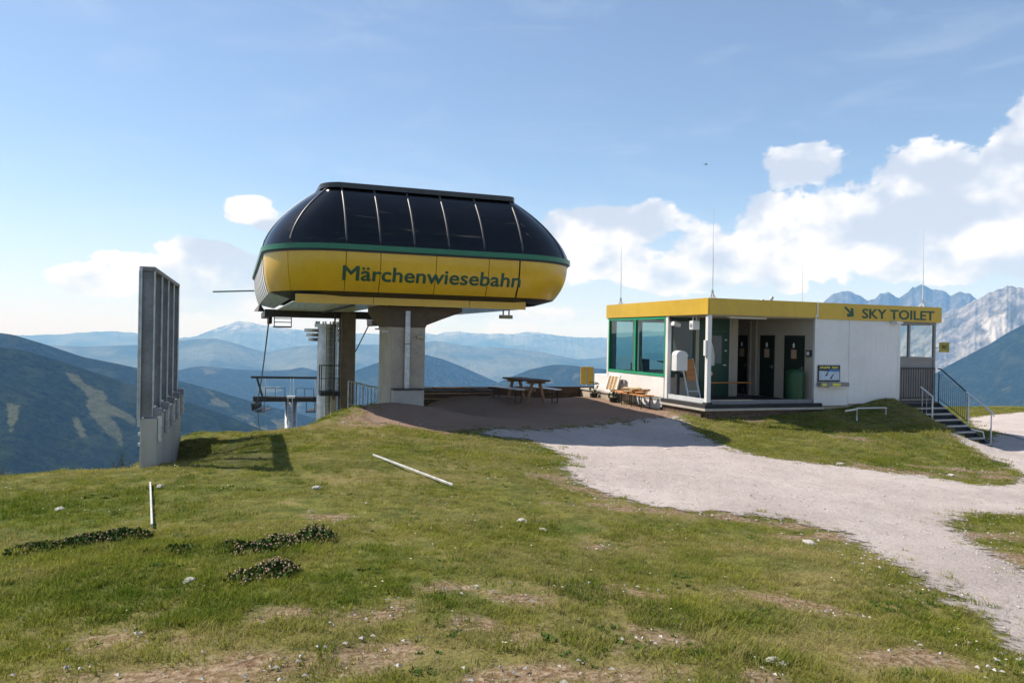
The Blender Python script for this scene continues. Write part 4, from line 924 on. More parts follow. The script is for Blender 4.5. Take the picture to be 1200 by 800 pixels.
# antennas
for (u, v, h, r0, foot, lab) in [(.3, 5.85, 2.4, .015, True, 'thin whip antenna on the left rear end of the kiosk roof'), (.33, .3, 2.6, .015, True, 'tall whip antenna above the kiosk porch corner post'),
                           (5.83, 3.0, 2.1, .012, False, 'thinnest whip antenna at the back of the roof near the fascia joint'), (8.54, .5, 2.65, .015, True, 'whip antenna with white foot above the SKY TOILET lettering')]:
    a_ = thing('antenna', lab, 'antenna', S(u, v, 2.95), YAW, 'antennas on the kiosk roof')
    MB().tube([(0, 0, 0), (0, 0, h*.42), (-.02, 0, h*.72), (.0, 0, h)], [r0, r0*.9, r0*.45, r0*.3], 6).build('mast', 'rail_paint', a_)
    if foot:
        mb = MB()
        for k in range(3): an = 2*math.pi*k/3; mb.tube([(.16*math.cos(an), .16*math.sin(an), 0), (0, 0, .22)], .014, 6)
        mb.build('tripod', 'rail_paint', a_); MB().tube([(0, 0, 0), (0, 0, .3)], .035, 8).build('socket', 'steel', a_)
for u, lab in ((3.0, 'shorter grey vent pipe on the kiosk roof'), (3.35, 'taller grey vent pipe on the kiosk roof')):
    h = .12 if u < 3.2 else .22
    v_ = thing('vent_pipe', lab, 'vent', S(u, 1.5, 2.95), YAW, 'vent pipes on the kiosk roof'); MB().tube([(0, 0, 0), (0, 0, h)], .045, 10).build('pipe', 'steel', v_); MB().tube([(0, 0, h - .01), (0, 0, h + .05)], [.075, .05], 10).build('cowl', 'steel', v_)
# wall sign, poster shelf, bin
ws = thing('wc_sign', 'small yellow flag sign reading WC beside the glazed vestibule', 'sign', S(8.76, .02, 1.56), YAW); bx('plate', 'sign_olive', ws, 0, .42, -.012, .012, 0, .32); bx('arm', 'steel', ws, -.15, .0, -.01, .01, .12, .16)
flat_text('WC', .08, .36, .09, .16, -.018, 'letter_green', ws, bold=.01)
po = thing('poster_board', 'dark ski poster with yellow heading on the white wall', 'poster', S(3.88, -.012, .62), YAW)
bx('board', 'poster_navy', po, 0, .82, -.03, .0, .0, .50)
MB().prism([(.03, .05), (.79, .05), (.79, .30), (.03, .33)], -.034, -.031, 'y').build('snow_field', 'poster_snow', po)
MB().prism([(.30, .31), (.79, .302), (.79, .36), (.50, .38)], -.034, -.031, 'y').build('sky_field', 'poster_blue', po)
for (cx, cz, sc_) in ((.34, .22, 1.), (.52, .13, 1.)):
    MB().prism([(cx - .08*sc_, cz - .05), (cx - .01, cz - .03), (cx + .02, cz + .05), (cx + .06, cz + .10), (cx + .03, cz + .11), (cx - .02, cz + .04), (cx - .09*sc_, cz - .03)], -.038, -.035, 'y').build('skier', 'poster_navy', po)
for k in range(11):                                        # a heading too small to read: pale strokes
    if k != 6: bx('heading_stroke', 'poster_yellow', po, .06 + k*.063, .105 + k*.063, -.036, -.031, .395 + .012*(k % 3 == 1), .462 - .012*(k % 4 == 2))
ty = thing('leaflet_shelf', 'narrow leaflet shelf fixed below the ski poster on white wall', 'shelf', S(3.86, -.012, .48), YAW); bx('tray', 'grey_panel', ty, .0, 1.08, -.16, .0, .0, .12); bx('label_strip', 'poster_yellow', ty, .06, .22, -.164, -.161, .02, .10); bx('label_strip', 'poster_yellow', ty, .45, .75, -.164, -.161, .02, .10); bx('tray_lip', 'paper', ty, .35, 1.05, -.15, -.01, -.03, -.002)
bi = thing('waste_bin', 'green round-topped waste bin at the right end of the porch', 'bin', S(3.42, .42, .0), YAW)
MB().tube([(0, 0, .02), (0, 0, .86)], [.25, .27], 24).build('barrel', 'bin_green', bi, smooth=False); MB().tube([(0, 0, .86), (0, 0, .93), (0, 0, .975)], [.28, .24, .10], 24).build('lid', 'bin_green', bi); MB().tube([(0, 0, .0), (0, 0, .02)], .22, 20).build('foot', 'rubber', bi)
for zq in (.25, .6): MB().tube([(0, 0, zq), (0, 0, zq + .03)], .275, 24).build('hoop', 'bin_green', bi)
# porch furniture
pb = thing('porch_bench', 'bench with orange wooden plank and black folding legs in the porch', 'bench', S(1.98, 1.75, 0), YAW)
bx('seat', 'orange_wood', pb, -.80, .80, -.13, .13, .47, .505, bevel=.008)
for sx in (-.62, .62):
    MB().tube([(sx, -.1, 0), (sx, -.1, .47)], .014, 6).tube([(sx, .1, 0), (sx, .1, .47)], .014, 6).tube([(sx, -.1, .16), (sx, .1, .16)], .012, 6).tube([(sx, 0, .18), (sx - .25*np.sign(sx), 0, .46)], .01, 6).build('leg', 'black_iron', pb)
ez = thing('sign_easel', 'wooden board on a white two-legged stand leaning in the porch', 'easel', S(.72, 1.85, 0), YAW)
for sx in (-.22, .20): MB().beam((sx - .04, .25, 1.22), (sx + .02, -.12, .0), .05, .03).build('leg', 'rail_paint', ez)
MB().add([Vector(p) for p in [(-.18,.20,1.2),(.16,.20,1.2),(.17,.03,.55),(-.16,.03,.55),(-.18,.24,1.2),(.16,.24,1.2),(.17,.07,.55),(-.16,.07,.55)]], [(0,3,2,1),(4,5,6,7),(0,1,5,4),(1,2,6,5),(2,3,7,6),(3,0,4,7)]).build('board', 'orange_wood', ez)
MB().beam((-.24, -.06, .22), (.22, -.06, .22), .02, .03).build('crossbar', 'rail_paint', ez)
mbx = thing('mailbox', 'pale grey box with rounded lid on a dark stand beside left porch post', 'box', S(.17, 1.72, 0), YAW)
prof = [(-.19, .0), (.19, .0), (.19, .48)] + [(.19*math.cos(a), .48 + .13*math.sin(a)) for a in np.linspace(0, math.pi, 9)[1:-1]] + [(-.19, .48)]
o = MB().prism(prof, -.14, .14, 'y').build('case', 'bench_white', mbx); o.location.z = .86
MB().box(-.205, .205, -.16, -.141, 1.30, 1.34).build('lid_edge', 'rail_paint', mbx); MB().box(-.12, -.02, -.06, .06, .0, .858).build('stand', 'rubber', mbx)

# ------------------------------------------------------------------ left side of the kiosk: ledge, bench with boards, leaning frame, sign
lg = thing('concrete_ledge', 'low concrete ledge along the left wall of the kiosk', 'ledge', S(-.02, 2.5, 0), YAW)
bx('ledge_block', 'concrete', lg, -.42, .0, 1.6, 5.2, -.75, -.10, bevel=.02); bx('ledge_cap', 'concrete_light', lg, -.46, .0, 1.58, 5.2, -.098, -.05); 
ob = thing('bench', 'long orange bench standing along the left wall of the kiosk', 'bench', S(-.42, 3.6, -.45), YAW)
bx('seat', 'orange_wood', ob, -.22, .16, -1.15, 1.15, .46, .50, bevel=.008)
for yq in (-.95, -.3, .35, .95): MB().tube([(-.18, yq, 0), (-.18, yq, .46)], .016, 6).tube([(.12, yq, 0), (.12, yq, .46)], .016, 6).tube([(-.18, yq, .2), (.12, yq, .2)], .012, 6).build('leg', 'black_iron', ob)
for k in range(26):
    L_ = random.uniform(.45, .95); ly = k // 6
    p = S(-.42 + random.uniform(-.12, .10), 3.35 + random.uniform(-.55, .65)*(1 - .2*ly), .06 + ly*.034 + random.uniform(0, .012))
    b_ = MB().box(-L_/2, L_/2, -.055, .055, 0, .028).build('loose_board', random.choice(['wood_pale', 'wood_old', 'orange_wood', 'wood_grey', 'wood_pale']), None, bevel=.004)
    b_.location = p; b_.rotation_euler = (random.uniform(-.05, .05), random.uniform(-.06, .06), YAW + R(90) + random.uniform(-.5, .5))
    tag(b_, 'short wooden board lying in the heap on the orange bench', 'board', 'loose boards heaped on the bench')
fr_ = thing('leaning_frame', 'pale slatted wooden frame leaning against the kiosk wall behind the bench', 'frame', S(-.30, 5.35, -.05), YAW)
fr_.rotation_euler = (0, R(16), YAW)
MB().box(-.02, .02, -.42, -.36, 0, .62).box(-.02, .02, .36, .42, 0, .62).box(-.019, .019, -.359, .359, 0, .06).box(-.019, .019, -.359, .359, .56, .62).build('border', 'paper', fr_)
for k in range(6): bx('slat', ['wood_pale', 'wood_old'][k % 2], fr_, -.012, .008, -.355 + k*.119, -.245 + k*.119, .062, .558)
pk = thing('wall_socket', 'small grey box on the white wall above the bench', 'box', S(-.02, 4.85, .26), YAW); bx('case', 'floor_grey', pk, -.06, .0, -.14, .14, 0, .14, bevel=.01)
for v, hh, lab in ((5.4, .42, 'dark leafy potted plant by the ledge near the yellow sign'), (3.9, .26, 'low dark plant pot at the foot of the concrete ledge')):
    pt = thing('potted_plant', lab, 'plant', S(-.62, v + .6, gz(*S(-.62, v + .6)[:2])), YAW)
    MB().tube([(0, 0, 0), (0, 0, .16)], [.12, .15], 12).build('pot', 'pot_soil', pt)
    mb = MB()
    for k in range(60):
        a = random.uniform(0, 6.28); r = random.uniform(0, .2); z = .14 + random.uniform(0, hh); s_ = .05
        c = Vector((r*math.cos(a), r*math.sin(a), z)); d1 = Vector((random.uniform(-1, 1), random.uniform(-1, 1), random.uniform(-.3, 1))).normalized()*s_; d2 = d1.cross(Vector((random.random(), random.random(), random.random()))).normalized()*s_*.5
        mb.add([c - d1, c + d2, c + d1, c - d2], [(0, 1, 2, 3)])
    mb.build('leaves', 'heather_leaf', pt)
sg = thing('trail_sign', 'pair of yellow sign panels on a post at the patio corner', 'sign', S(.20, 8.3, -.3), YAW)
for x0 in (-.27, .02): bx('panel', 'fascia_yellow', sg, x0, x0 + .25, -.02, .02, .32, 1.0, bevel=.006)
MB().tube([(-.005, .03, -.3), (-.005, .03, 1.02)], .02, 8).build('post', 'rail_paint', sg)
for x0 in (-.2, .2): MB().tube([(x0, .03, -.3), (x0, .03, .5)], .016, 6).build('leg', 'steel', sg)
cb = thing('white_cabinet', 'low white cabinet against the rear corner of the kiosk', 'cabinet', S(.42, 6.95, -.5), YAW)
bx('case', 'white_paint', cb, -.32, .3, -.5, .5, 0, .98, bevel=.01); bx('door', 'white_panel', cb, -.26, .26, -.515, -.502, .1, .9); bx('hinge', 'steel', cb, -.2, -.17, -.53, -.516, .62, .74)

# ------------------------------------------------------------------ patio: wall, plank stack, picnic set
pwl = thing('retaining_wall', 'low dark timber retaining wall along the back of the patio', 'wall', S(-3.6, 7.6, -.45), YAW)
for k in range(3):
    for j in range(5): bx('sleeper', 'wood_dark', pwl, -4.2 + j*1.6, -2.63 + j*1.6, -.10, .10, -.3 + k*.24, -.07 + k*.24, bevel=.012)
bx('coping', 'dark_metal', pwl, -4.2, 3.8, -.14, .14, .412, .44)
ps = thing('plank_stack', 'stack of dark old planks along the retaining wall', 'plank stack', S(-5.45, 6.7, gz(*S(-5.9, 6.7)[:2]) - .05), YAW)
for k in range(4):
    for q in range(2): bx('plank', ['wood_old', 'wood_dark', 'wood_old', 'wood_dark'][k], ps, -1.25 + random.uniform(-.05, .05), 1.2 + random.uniform(-.1, .1), -.3 + q*.25, -.07 + q*.25, .03 + k*.085, .08 + k*.085, bevel=.006)
for k in range(3): bx('batten', 'wood_dark', ps, -.9 + k*.85, -.8 + k*.85, -.3, .18, .0, .028)
for k in range(6): bx('plank', random.choice(['wood_old', 'orange_wood', 'wood_grey']), ps, -1.2 + k*.38, -.9 + k*.38 + random.uniform(0, .1), -.28, -.1 + random.uniform(0, .2), .40, .425 + random.uniform(0, .02), bevel=.004)
tp = S(-3.45, 5.35); tz = gz(*tp[:2]) + .012
tb = thing('picnic_table', 'rustic wooden table with splayed legs on the patio', 'table', (tp[0], tp[1], tz), R(121))
for k in range(4): o = bx('top_plank', 'wood_dark', tb, -.95, .95, -.36 + k*.182, -.18 + k*.182 - .006, .70, .755, bevel=.008)
for sx in (-.62, .62):
    for sy in (-1, 1): MB().beam((sx, sy*.14, .66), (sx, sy*.33, .0), .10, .07).build('leg', 'wood_old', tb)
    bx('cross_beam', 'wood_old', tb, sx - .05, sx + .05, -.34, .34, .62, .70)
bx('stretcher', 'wood_old', tb, -.57, .57, -.04, .04, .36, .46)
for off, lab in ((.72, 'white-topped bench on the left of the picnic table'), (-.70, 'white-topped bench on the right of the picnic table')):
    a = R(121); p = (tp[0] - math.sin(a)*off, tp[1] + math.cos(a)*off)
    bn = thing('picnic_bench', lab, 'bench', (p[0], p[1], gz(*p) + .012), a, 'benches of the picnic table')
    bx('seat', 'bench_white', bn, -.9, .9, -.14, .14, .43, .465, bevel=.006)
    for sx in (-.7, .7): MB().tube([(sx, -.11, 0), (sx, -.11, .43)], .015, 6).tube([(sx, .11, 0), (sx, .11, .43)], .015, 6).tube([(sx, -.11, .02), (sx, .11, .02)], .013, 6).build('leg', 'black_iron', bn)

# ------------------------------------------------------------------ stairs
sr_ = thing('staircase', 'grey metal staircase with handrails going down from the glazed vestibule', 'stairs', S(8.0, 0, 0), YAW)
NS, RISE, RUN = 7, .158, .262
for k in range(NS):
    y1 = -.06 - k*RUN; z1 = -.03 - (k + 1)*RISE + .0
    st_ = bx('tread', 'step_dark', sr_, -.66, .72, y1 - RUN, y1 + .02, z1 - .035, z1)
    bx('nosing', 'step_nose', st_, -.66, .72, y1 - RUN - .012, y1 - RUN + .0, z1 - .045, z1 + .004)
    bx('riser', 'rubber', st_, -.64, .70, y1 + .0, y1 + .015, z1 + .001, z1 + RISE - .04)
for sx in (-.70, .74): MB().prism([(-.04, -.08), (-.06 - NS*RUN, -.08 - NS*RISE), (-.06 - NS*RUN, -.26 - NS*RISE), (-.04, -.30)], sx - .02, sx + .02, 'x').build('stringer', 'step_dark', sr_)
slope = RISE/RUN
def rz(y, h): return -.03 + h + (y + .06)*slope if y < -.06 else -.03 + h
RX = .75; y_end = -1.85
MB().tube([(RX, .05, 1.03), (RX, -.06, 1.02), (RX, -1.0, rz(-1.0, .95))], .022, 8).build('handrail', 'dark_metal', sr_)
MB().tube([(RX, -1.0, rz(-1.0, .95)), (RX, y_end - .06, rz(y_end - .06, .92)), (RX, y_end - .08, rz(y_end, .80))], .026, 8).build('handrail', 'rail_paint', sr_)
for yq, m_ in ((.0, 'dark_metal'), (-1.07, 'rail_paint'), (y_end, 'rail_paint')): MB().tube([(RX, yq, rz(yq, -.15)), (RX, yq, rz(yq, .92))], .02, 8).build('post', m_, sr_)
for k in range(14):
    yq = -.08 - k*.073
    MB().tube([(RX, yq, rz(yq, .08)), (RX, yq, rz(yq, .92))], .008, 5).build('baluster', 'dark_metal', sr_)
MB().tube([(RX, -.04, rz(-.04, .08)), (RX, -1.07, rz(-1.07, .08))], .013, 6).build('lower_rail', 'dark_metal', sr_)
LX = -.74
MB().tube([(LX, -.66, rz(-.66, .88)), (LX, -1.10, rz(-1.10, .88))], .024, 8).build('handrail', 'rail_paint', sr_)
for yq in (-.72, -.88): MB().tube([(LX, yq, rz(yq, .0)), (LX, yq, rz(yq, .88))], .009, 6).build('baluster', 'steel', sr_)
MB().tube([(LX, -1.09, rz(-1.09, -.1)), (LX, -1.09, rz(-1.09, .88))], .022, 8).build('post', 'rail_paint', sr_)
MB().beam((.60, -1.30, rz(-1.3, .0) + .02), (.95, -1.42, rz(-1.4, .0) + .0), .03, .04).beam((.95, -1.42, rz(-1.4, .0)), (.92, -1.5, rz(-1.5, -.14)), .03, .04).build('foot_bracket', 'rail_paint', sr_)
vr = thing('vestibule_railing', 'dark railing with upright bars in front of the vestibule wall', 'railing', S(7.12, -.03, 0), YAW)
MB().tube([(0, 0, 1.04), (1.42, 0, 1.04)], .018, 8).build('top_rail', 'dark_metal', vr); MB().tube([(0, 0, .10), (1.42, 0, .10)], .014, 8).build('bottom_rail', 'dark_metal', vr)
for k in range(15): MB().tube([(.02 + k*.1, 0, -.02 if k in (0, 14) else .1), (.02 + k*.1, 0, 1.04)], .010, 6).build('bar', 'dark_metal', vr)
fb_ = thing('metal_frame', 'small white metal tube frame standing in the grass below the white wall', 'frame', S(5.15, -.85, gz(*S(5.15, -.85)[:2])), YAW)
MB().tube([(-.55, 0, -.05), (-.55, 0, .32), (.55, 0, .32), (.55, 0, -.05)], .022, 8).build('tube', 'rail_paint', fb_); MB().beam((-.95, .05, .24), (-.55, .0, .30), .03, .04).build('arm', 'rail_paint', fb_)

# ------------------------------------------------------------------ poles lying in the grass, stones, low shrubs, fir tips
def ground_pole(name, p0, p1, w_, h_, m, label, n=1):
    a, b_ = Vector(p0), Vector(p1); pts = [a.lerp(b_, k/n) for k in range(n + 1)]
    pts = [Vector((p.x, p.y, gz(p.x, p.y) + h_*.5 + .03)) for p in pts]; mb = MB()
    d = (pts[-1] - pts[0]).normalized(); s_ = d.cross(Vector((0, 0, 1))).normalized()*w_/2; u_ = Vector((0, 0, h_/2))
    V = []
    for p in pts: V += [p - s_ - u_, p + s_ - u_, p + s_ + u_, p - s_ + u_]
    Fc = [(0, 1, 2, 3), tuple(4*n + k for k in (3, 2, 1, 0))]
    for k in range(n):
        for j in range(4): Fc.append((4*k + j, 4*k + (j+1) % 4, 4*k + 4 + (j+1) % 4, 4*k + 4 + j))
    return tag(mb.add(V, Fc).build(name, m, None, bevel=.004), label, 'pole')
ground_pole('marker_pole', atz(176, 575, -.25), atz(178, 619, -.15), .020, .03, 'pole_white', 'short white pole lying in the grass in front of the windbreak')
ground_pole('marker_pole', atz(437, 537, -.2), atz(531, 570, -.2), .020, .03, 'pole_white', 'long white pole lying in the grass before the station')
def stone(px_, py_, z, sx, sy, sz, label, seed):
    rnd = random.Random(seed); p = atz(px_, py_, z); g = gz(p[0], p[1])
    b = bmesh.new(); bmesh.ops.create_icosphere(b, subdivisions=2, radius=1)
    for v in b.verts:
        k = 1 + rnd.uniform(-.18, .18); v.co = Vector((v.co.x*sx*k, v.co.y*sy*k, v.co.z*sz*k*(1 if v.co.z > 0 else .7)))
    me = bpy.data.meshes.new('stone'); b.to_mesh(me); b.free(); me.materials.append(MATS['stone'])
    o = bpy.data.objects.new('stone', me); COL.objects.link(o); o.location = (p[0], p[1], g + sz*.35); o.rotation_euler = (0, 0, rnd.uniform(0, 3))
    return tag(o, label, 'stone', 'stones lying in the turf')
for i, a in enumerate([(948, 637, -.42, .085, .06, .028, 'flat pale stone at the turf edge near the path fork'), (906, 768, .02, .045, .03, .018, 'small white stone at the lower right of the turf'), (917, 772, .02, .055, .03, .015, 'second white stone beside the small one at lower right'),
    (612, 611, -.17, .06, .05, .03, 'pale stone in the grass right of the long white pole'), (636, 620, -.17, .05, .03, .02, 'dark flat stone in the turf below the patio'), (371, 578, -.2, .06, .05, .03, 'pale stone left of the gravelly bare spot'),
    (70, 600, -.25, .07, .05, .03, 'pale stone at the far left of the turf'), (187, 577, -.25, .05, .04, .03, 'whitish stone just right of the short white pole'), (222, 680, 0, .06, .04, .02, 'small stone between the two flowering shrubs'),
    (893, 577, -.6, .07, .05, .012, 'dark flat stone lying on the gravel path'), (782, 524, -.6, .09, .05, .03, 'stone at the grass edge below the kiosk porch'), (985, 546, -.85, .09, .06, .035, 'pale stone at the foot of the grassy bank'), (1115, 556, -.95, .08, .05, .03, 'stone at the bank edge near the staircase')]): stone(*a, 40 + i)
def leafcloud(mb, n, rx, ry, h, s0, s1, rnd):
    for k in range(n):
        a = rnd.uniform(0, 6.283); r = math.sqrt(rnd.random()); x, y = rx*r*math.cos(a), ry*r*math.sin(a)
        z = h*(1 - r*r*.8)*rnd.random()**.6; s_ = rnd.uniform(s0, s1)
        c = Vector((x, y, z)); d1 = Vector((rnd.uniform(-1, 1), rnd.uniform(-1, 1), rnd.uniform(0, 1.3))).normalized()*s_
        d2 = d1.cross(Vector((rnd.uniform(-1, 1), rnd.uniform(-1, 1), rnd.uniform(-1, 1)))).normalized()*s_*.42
        mb.add([c - d1*.2, c + d1*.5 + d2, c + d1, c + d1*.5 - d2], [(0, 1, 2, 3)])
def shrub(px_, py_, z, blobs, label, seed, bloom=90):
    p = atz(px_, py_, z); rnd = random.Random(seed)
    t_ = thing('flowering_shrub', label, 'shrub', (p[0], p[1], gz(p[0], p[1])), 0, 'low flowering shrubs in the turf')
    lf = MB(); bl = MB(); st_ = MB()
    for (dx, dy, rx, ry, h) in blobs:
        k0 = len(lf.v); leafcloud(lf, int(520*rx*ry/.06), rx, ry, h, .018, .042, rnd); zz = gz(p[0] + dx, p[1] + dy) - gz(p[0], p[1]) - .01
        lf.v[k0:] = [(a + dx, b_ + dy, c + zz) for a, b_, c in lf.v[k0:]]
        for k in range(int(.45*bloom*rx*ry/.06)):
            a = rnd.uniform(0, 6.283); r = math.sqrt(rnd.random()); x, y = dx + rx*r*math.cos(a), dy + ry*r*math.sin(a); zt = zz + h*(1 - r*r*.8) + rnd.uniform(-.02, .03); s_ = rnd.uniform(.006, .012)
            bl.add([(x - s_, y, zt), (x, y - s_, zt), (x + s_, y, zt), (x, y + s_, zt), (x, y, zt + s_), (x, y, zt - s_)], [(0, 1, 4), (1, 2, 4), (2, 3, 4), (3, 0, 4), (1, 0, 5), (2, 1, 5), (3, 2, 5), (0, 3, 5)])
        for k in range(6):
            a = rnd.uniform(0, 6.283); st_.tube([(dx, dy, zz), (dx + rx*.6*math.cos(a), dy + ry*.6*math.sin(a), zz + h*.6)], [.006, .003], 5)
    st_.build('stems', 'bark', t_); lf.build('leaves', 'heather_leaf', t_); o = bl.build('blossoms', 'blossom', t_)
shrub(100, 634, -.12, [(-.30, -.18, .26, .26, .05), (-.05, .0, .24, .30, .08), (.26, .16, .26, .30, .11), (.02, .3, .2, .2, .06)], 'wide low dark flowering shrub near the left edge', 1)
shrub(330, 645, -.04, [(.16, .42, .20, .24, .13), (-.06, .12, .24, .26, .10), (-.26, .0, .16, .2, .06)], 'dark shrub with pale blossoms in the left middle of the turf', 2, 260)
shrub(308, 676, .0, [(.06, .10, .17, .20, .09), (-.10, -.06, .14, .16, .06)], 'smaller blossoming shrub just below the dark one', 3, 420)
shrub(255, 645, -.05, [(.1, .1, .22, .16, .05), (-.3, .0, .16, .14, .04)], 'faint low leafy shrub left of the blossoming ones', 4, 40)

def fir(x, y, ztop, h, label, seed):
    rnd = random.Random(seed); t_ = thing('fir_tree', label, 'tree', (x, y, ztop - h), 0, 'fir trees below the crest')
    MB().tube([(0, 0, -.5), (0, 0, h*.6), (0, 0, h)], [.13*h/5, .07*h/5, .01], 8).build('trunk', 'bark', t_)
    mb = MB(); n = int(h*9)
    for k in range(n):
        f = (k + .5)/n; z = h*(.06 + .94*f); L = (1 - f)**.85*h*.26 + .05
        for j in range(7):
            a = rnd.uniform(0, 6.283); l = L*rnd.uniform(.6, 1.1); dr = rnd.uniform(.15, .45)
            ca, sa = math.cos(a), math.sin(a); tip = Vector((l*ca, l*sa, z - dr*l)); root = Vector((0, 0, z))
            for q in range(6):
                c = root.lerp(tip, (q + .6)/6.2); wd = l*.17*(1.15 - q/6) + .025; pe = Vector((-sa, ca, 0))
                for sgn in (-1, 1):
                    e = c + pe*sgn*wd*rnd.uniform(.7, 1.2) + Vector((ca, sa, 0))*wd*.7 - Vector((0, 0, wd*rnd.uniform(.1, .5)))
                    mb.add([c, c.lerp(e, .55) + Vector((ca, sa, .3))*wd*.28, e, c.lerp(e, .55) - Vector((ca, sa, .3))*wd*.28], [(0, 1, 2, 3)])
    mb.build('crown', 'needles', t_)
for px_, py_, d, h, lab in [(143, 529, 34, 6.5, 'dark fir tip nearest the windbreak below the crest'), (152, 538, 37, 5, 'smaller fir tip touching the windbreak wall'), (90, 547, 40, 5.5, 'small fir tip showing over the crest at the left'), (115, 545, 44, 5.5, 'thin fir tip between the others over the crest'), (3, 548, 36, 6, 'fir tip at the left edge of the picture'), (133, 540, 39, 5, 'fir tip just left of the tallest one')]:
    r = pixray(px_, py_); k = d/r[1]; fir(r[0]*k, d, CAMZ + r[2]*k, h, lab, px_)
bd_ = thing('bird', 'tiny dark bird flying high in front of the blue sky', 'bird', (0, 0, 0), R(30))
r = pixray(827, 193); bd_.location = (r[0]*90, r[1]*90, CAMZ + r[2]*90)
MB().tube([(-.22, 0, 0), (-.12, 0, .03), (.05, 0, .03), (.17, 0, .0), (.26, 0, .0)], [.01, .05, .06, .03, .005], 8).build('body', 'feather', bd_)
for s_ in (-1, 1): MB().add([(.08, s_*.04, .04), (-.08, s_*.04, .03), (-.10, s_*.28, .10), (-.16, s_*.52, .06), (.0, s_*.30, .12), (.08, s_*.04, .05), (-.08, s_*.04, .04), (-.10, s_*.28, .11), (-.16, s_*.52, .065), (.0, s_*.30, .13)], [(0, 1, 2, 4), (4, 2, 3), (5, 9, 7, 6), (9, 8, 7), (0, 4, 9, 5), (4, 3, 8, 9), (3, 2, 7, 8), (2, 1, 6, 7)]).build('wing', 'feather', bd_)

# ------------------------------------------------------------------ grass: tufts instanced over the turf
m, t, b = basemat('grass_blade')
co = pos_coord(t); tint = t.new('ShaderNodeAttribute', attribute_name='tint', attribute_type='INSTANCER').outputs['Fac']
dryn = t.new('ShaderNodeAttribute', attribute_name='straw', attribute_type='INSTANCER').outputs['Fac']
c = t.mix(tint, (0.095, 0.145, 0.018), (0.310, 0.310, 0.055))
c = t.mix(t.m('MULTIPLY', t.ramp(t.noise(co, 2.6, 4, 0.6), 0.42, 0.66), 0.5), c, (0.200, 0.200, 0.042))
c = t.mix(dryn, c, (0.42, 0.34, 0.17))
t.n.remove(b)
df = t.new('ShaderNodeBsdfDiffuse'); tl = t.new('ShaderNodeBsdfTranslucent'); t.link(c, df.inputs[0]); t.link(c, tl.inputs[0])
mx = t.new('ShaderNodeMixShader'); mx.inputs[0].default_value = 0.45; t.link(df.outputs[0], mx.inputs[1]); t.link(tl.outputs[0], mx.inputs[2]); t.link(mx.outputs[0], t.n['Material Output'].inputs['Surface'])
m, t, b = basemat('weed_leaf'); co = pos_coord(t)
t.link(t.mix(t.ramp(t.noise(co, 30, 3, .6), .3, .7), (0.028, 0.062, 0.012), (0.070, 0.115, 0.022)), b.inputs['Base Color']); b.inputs['Roughness'].default_value = .9; b.inputs['Specular IOR Level'].default_value = .1
GC = bpy.data.collections.new('grass_kinds')
def proto(name, nb, rad, lmin, lmax, wd, lean, mname, seed, leaf=False):
    rnd = random.Random(seed); V = []; Fc = []
    for k in range(nb):
        a = rnd.uniform(0, 6.283); r = rad*math.sqrt(rnd.random()); x, y = r*math.cos(a), r*math.sin(a)
        L = rnd.uniform(lmin, lmax); dr = rnd.uniform(0, 6.283); ln = rnd.uniform(.25, 1)*lean; w2 = wd*rnd.uniform(.7, 1.3)/2
        dx_, dy_ = math.cos(dr), math.sin(dr); px2, py2 = -dy_*w2, dx_*w2; i = len(V)
        for (f, ww) in (((0, 1.0), (.5, .85), (1, .0)) if not leaf else ((0, .2), (.5, 1.0), (1, .0))):
            ox = L*ln*f*f; z = L*f*math.sqrt(max(.05, 1 - (ln*f*.8)**2)) - .006
            bx_, by_ = x + dx_*ox, y + dy_*ox
            if ww: V += [(bx_ - px2*ww, by_ - py2*ww, z), (bx_ + px2*ww, by_ + py2*ww, z)]
            else: V.append((bx_, by_, z))
        Fc += [(i, i+1, i+3, i+2), (i+2, i+3, i+4)]
    me = bpy.data.meshes.new(name); me.from_pydata(V, [], Fc); me.materials.append(MATS[mname])
    GC.objects.link(bpy.data.objects.new(name, me))
proto('tuft_0', 26, .075, .016, .040, .0048, .9, 'grass_blade', 1)
proto('tuft_1', 24, .075, .020, .050, .0048, 1.0, 'grass_blade', 2)
proto('tuft_2', 20, .060, .030, .080, .0052, .9, 'grass_blade', 3)
proto('tuft_3', 12, .070, .050, .13, .0040, 1.1, 'grass_blade', 4)
proto('tuft_4', 12, .030, .020, .045, .0150, 1.1, 'weed_leaf', 5, True)
proto('tuft_5', 30, .120, .030, .070, .0090, .9, 'grass_blade', 6)
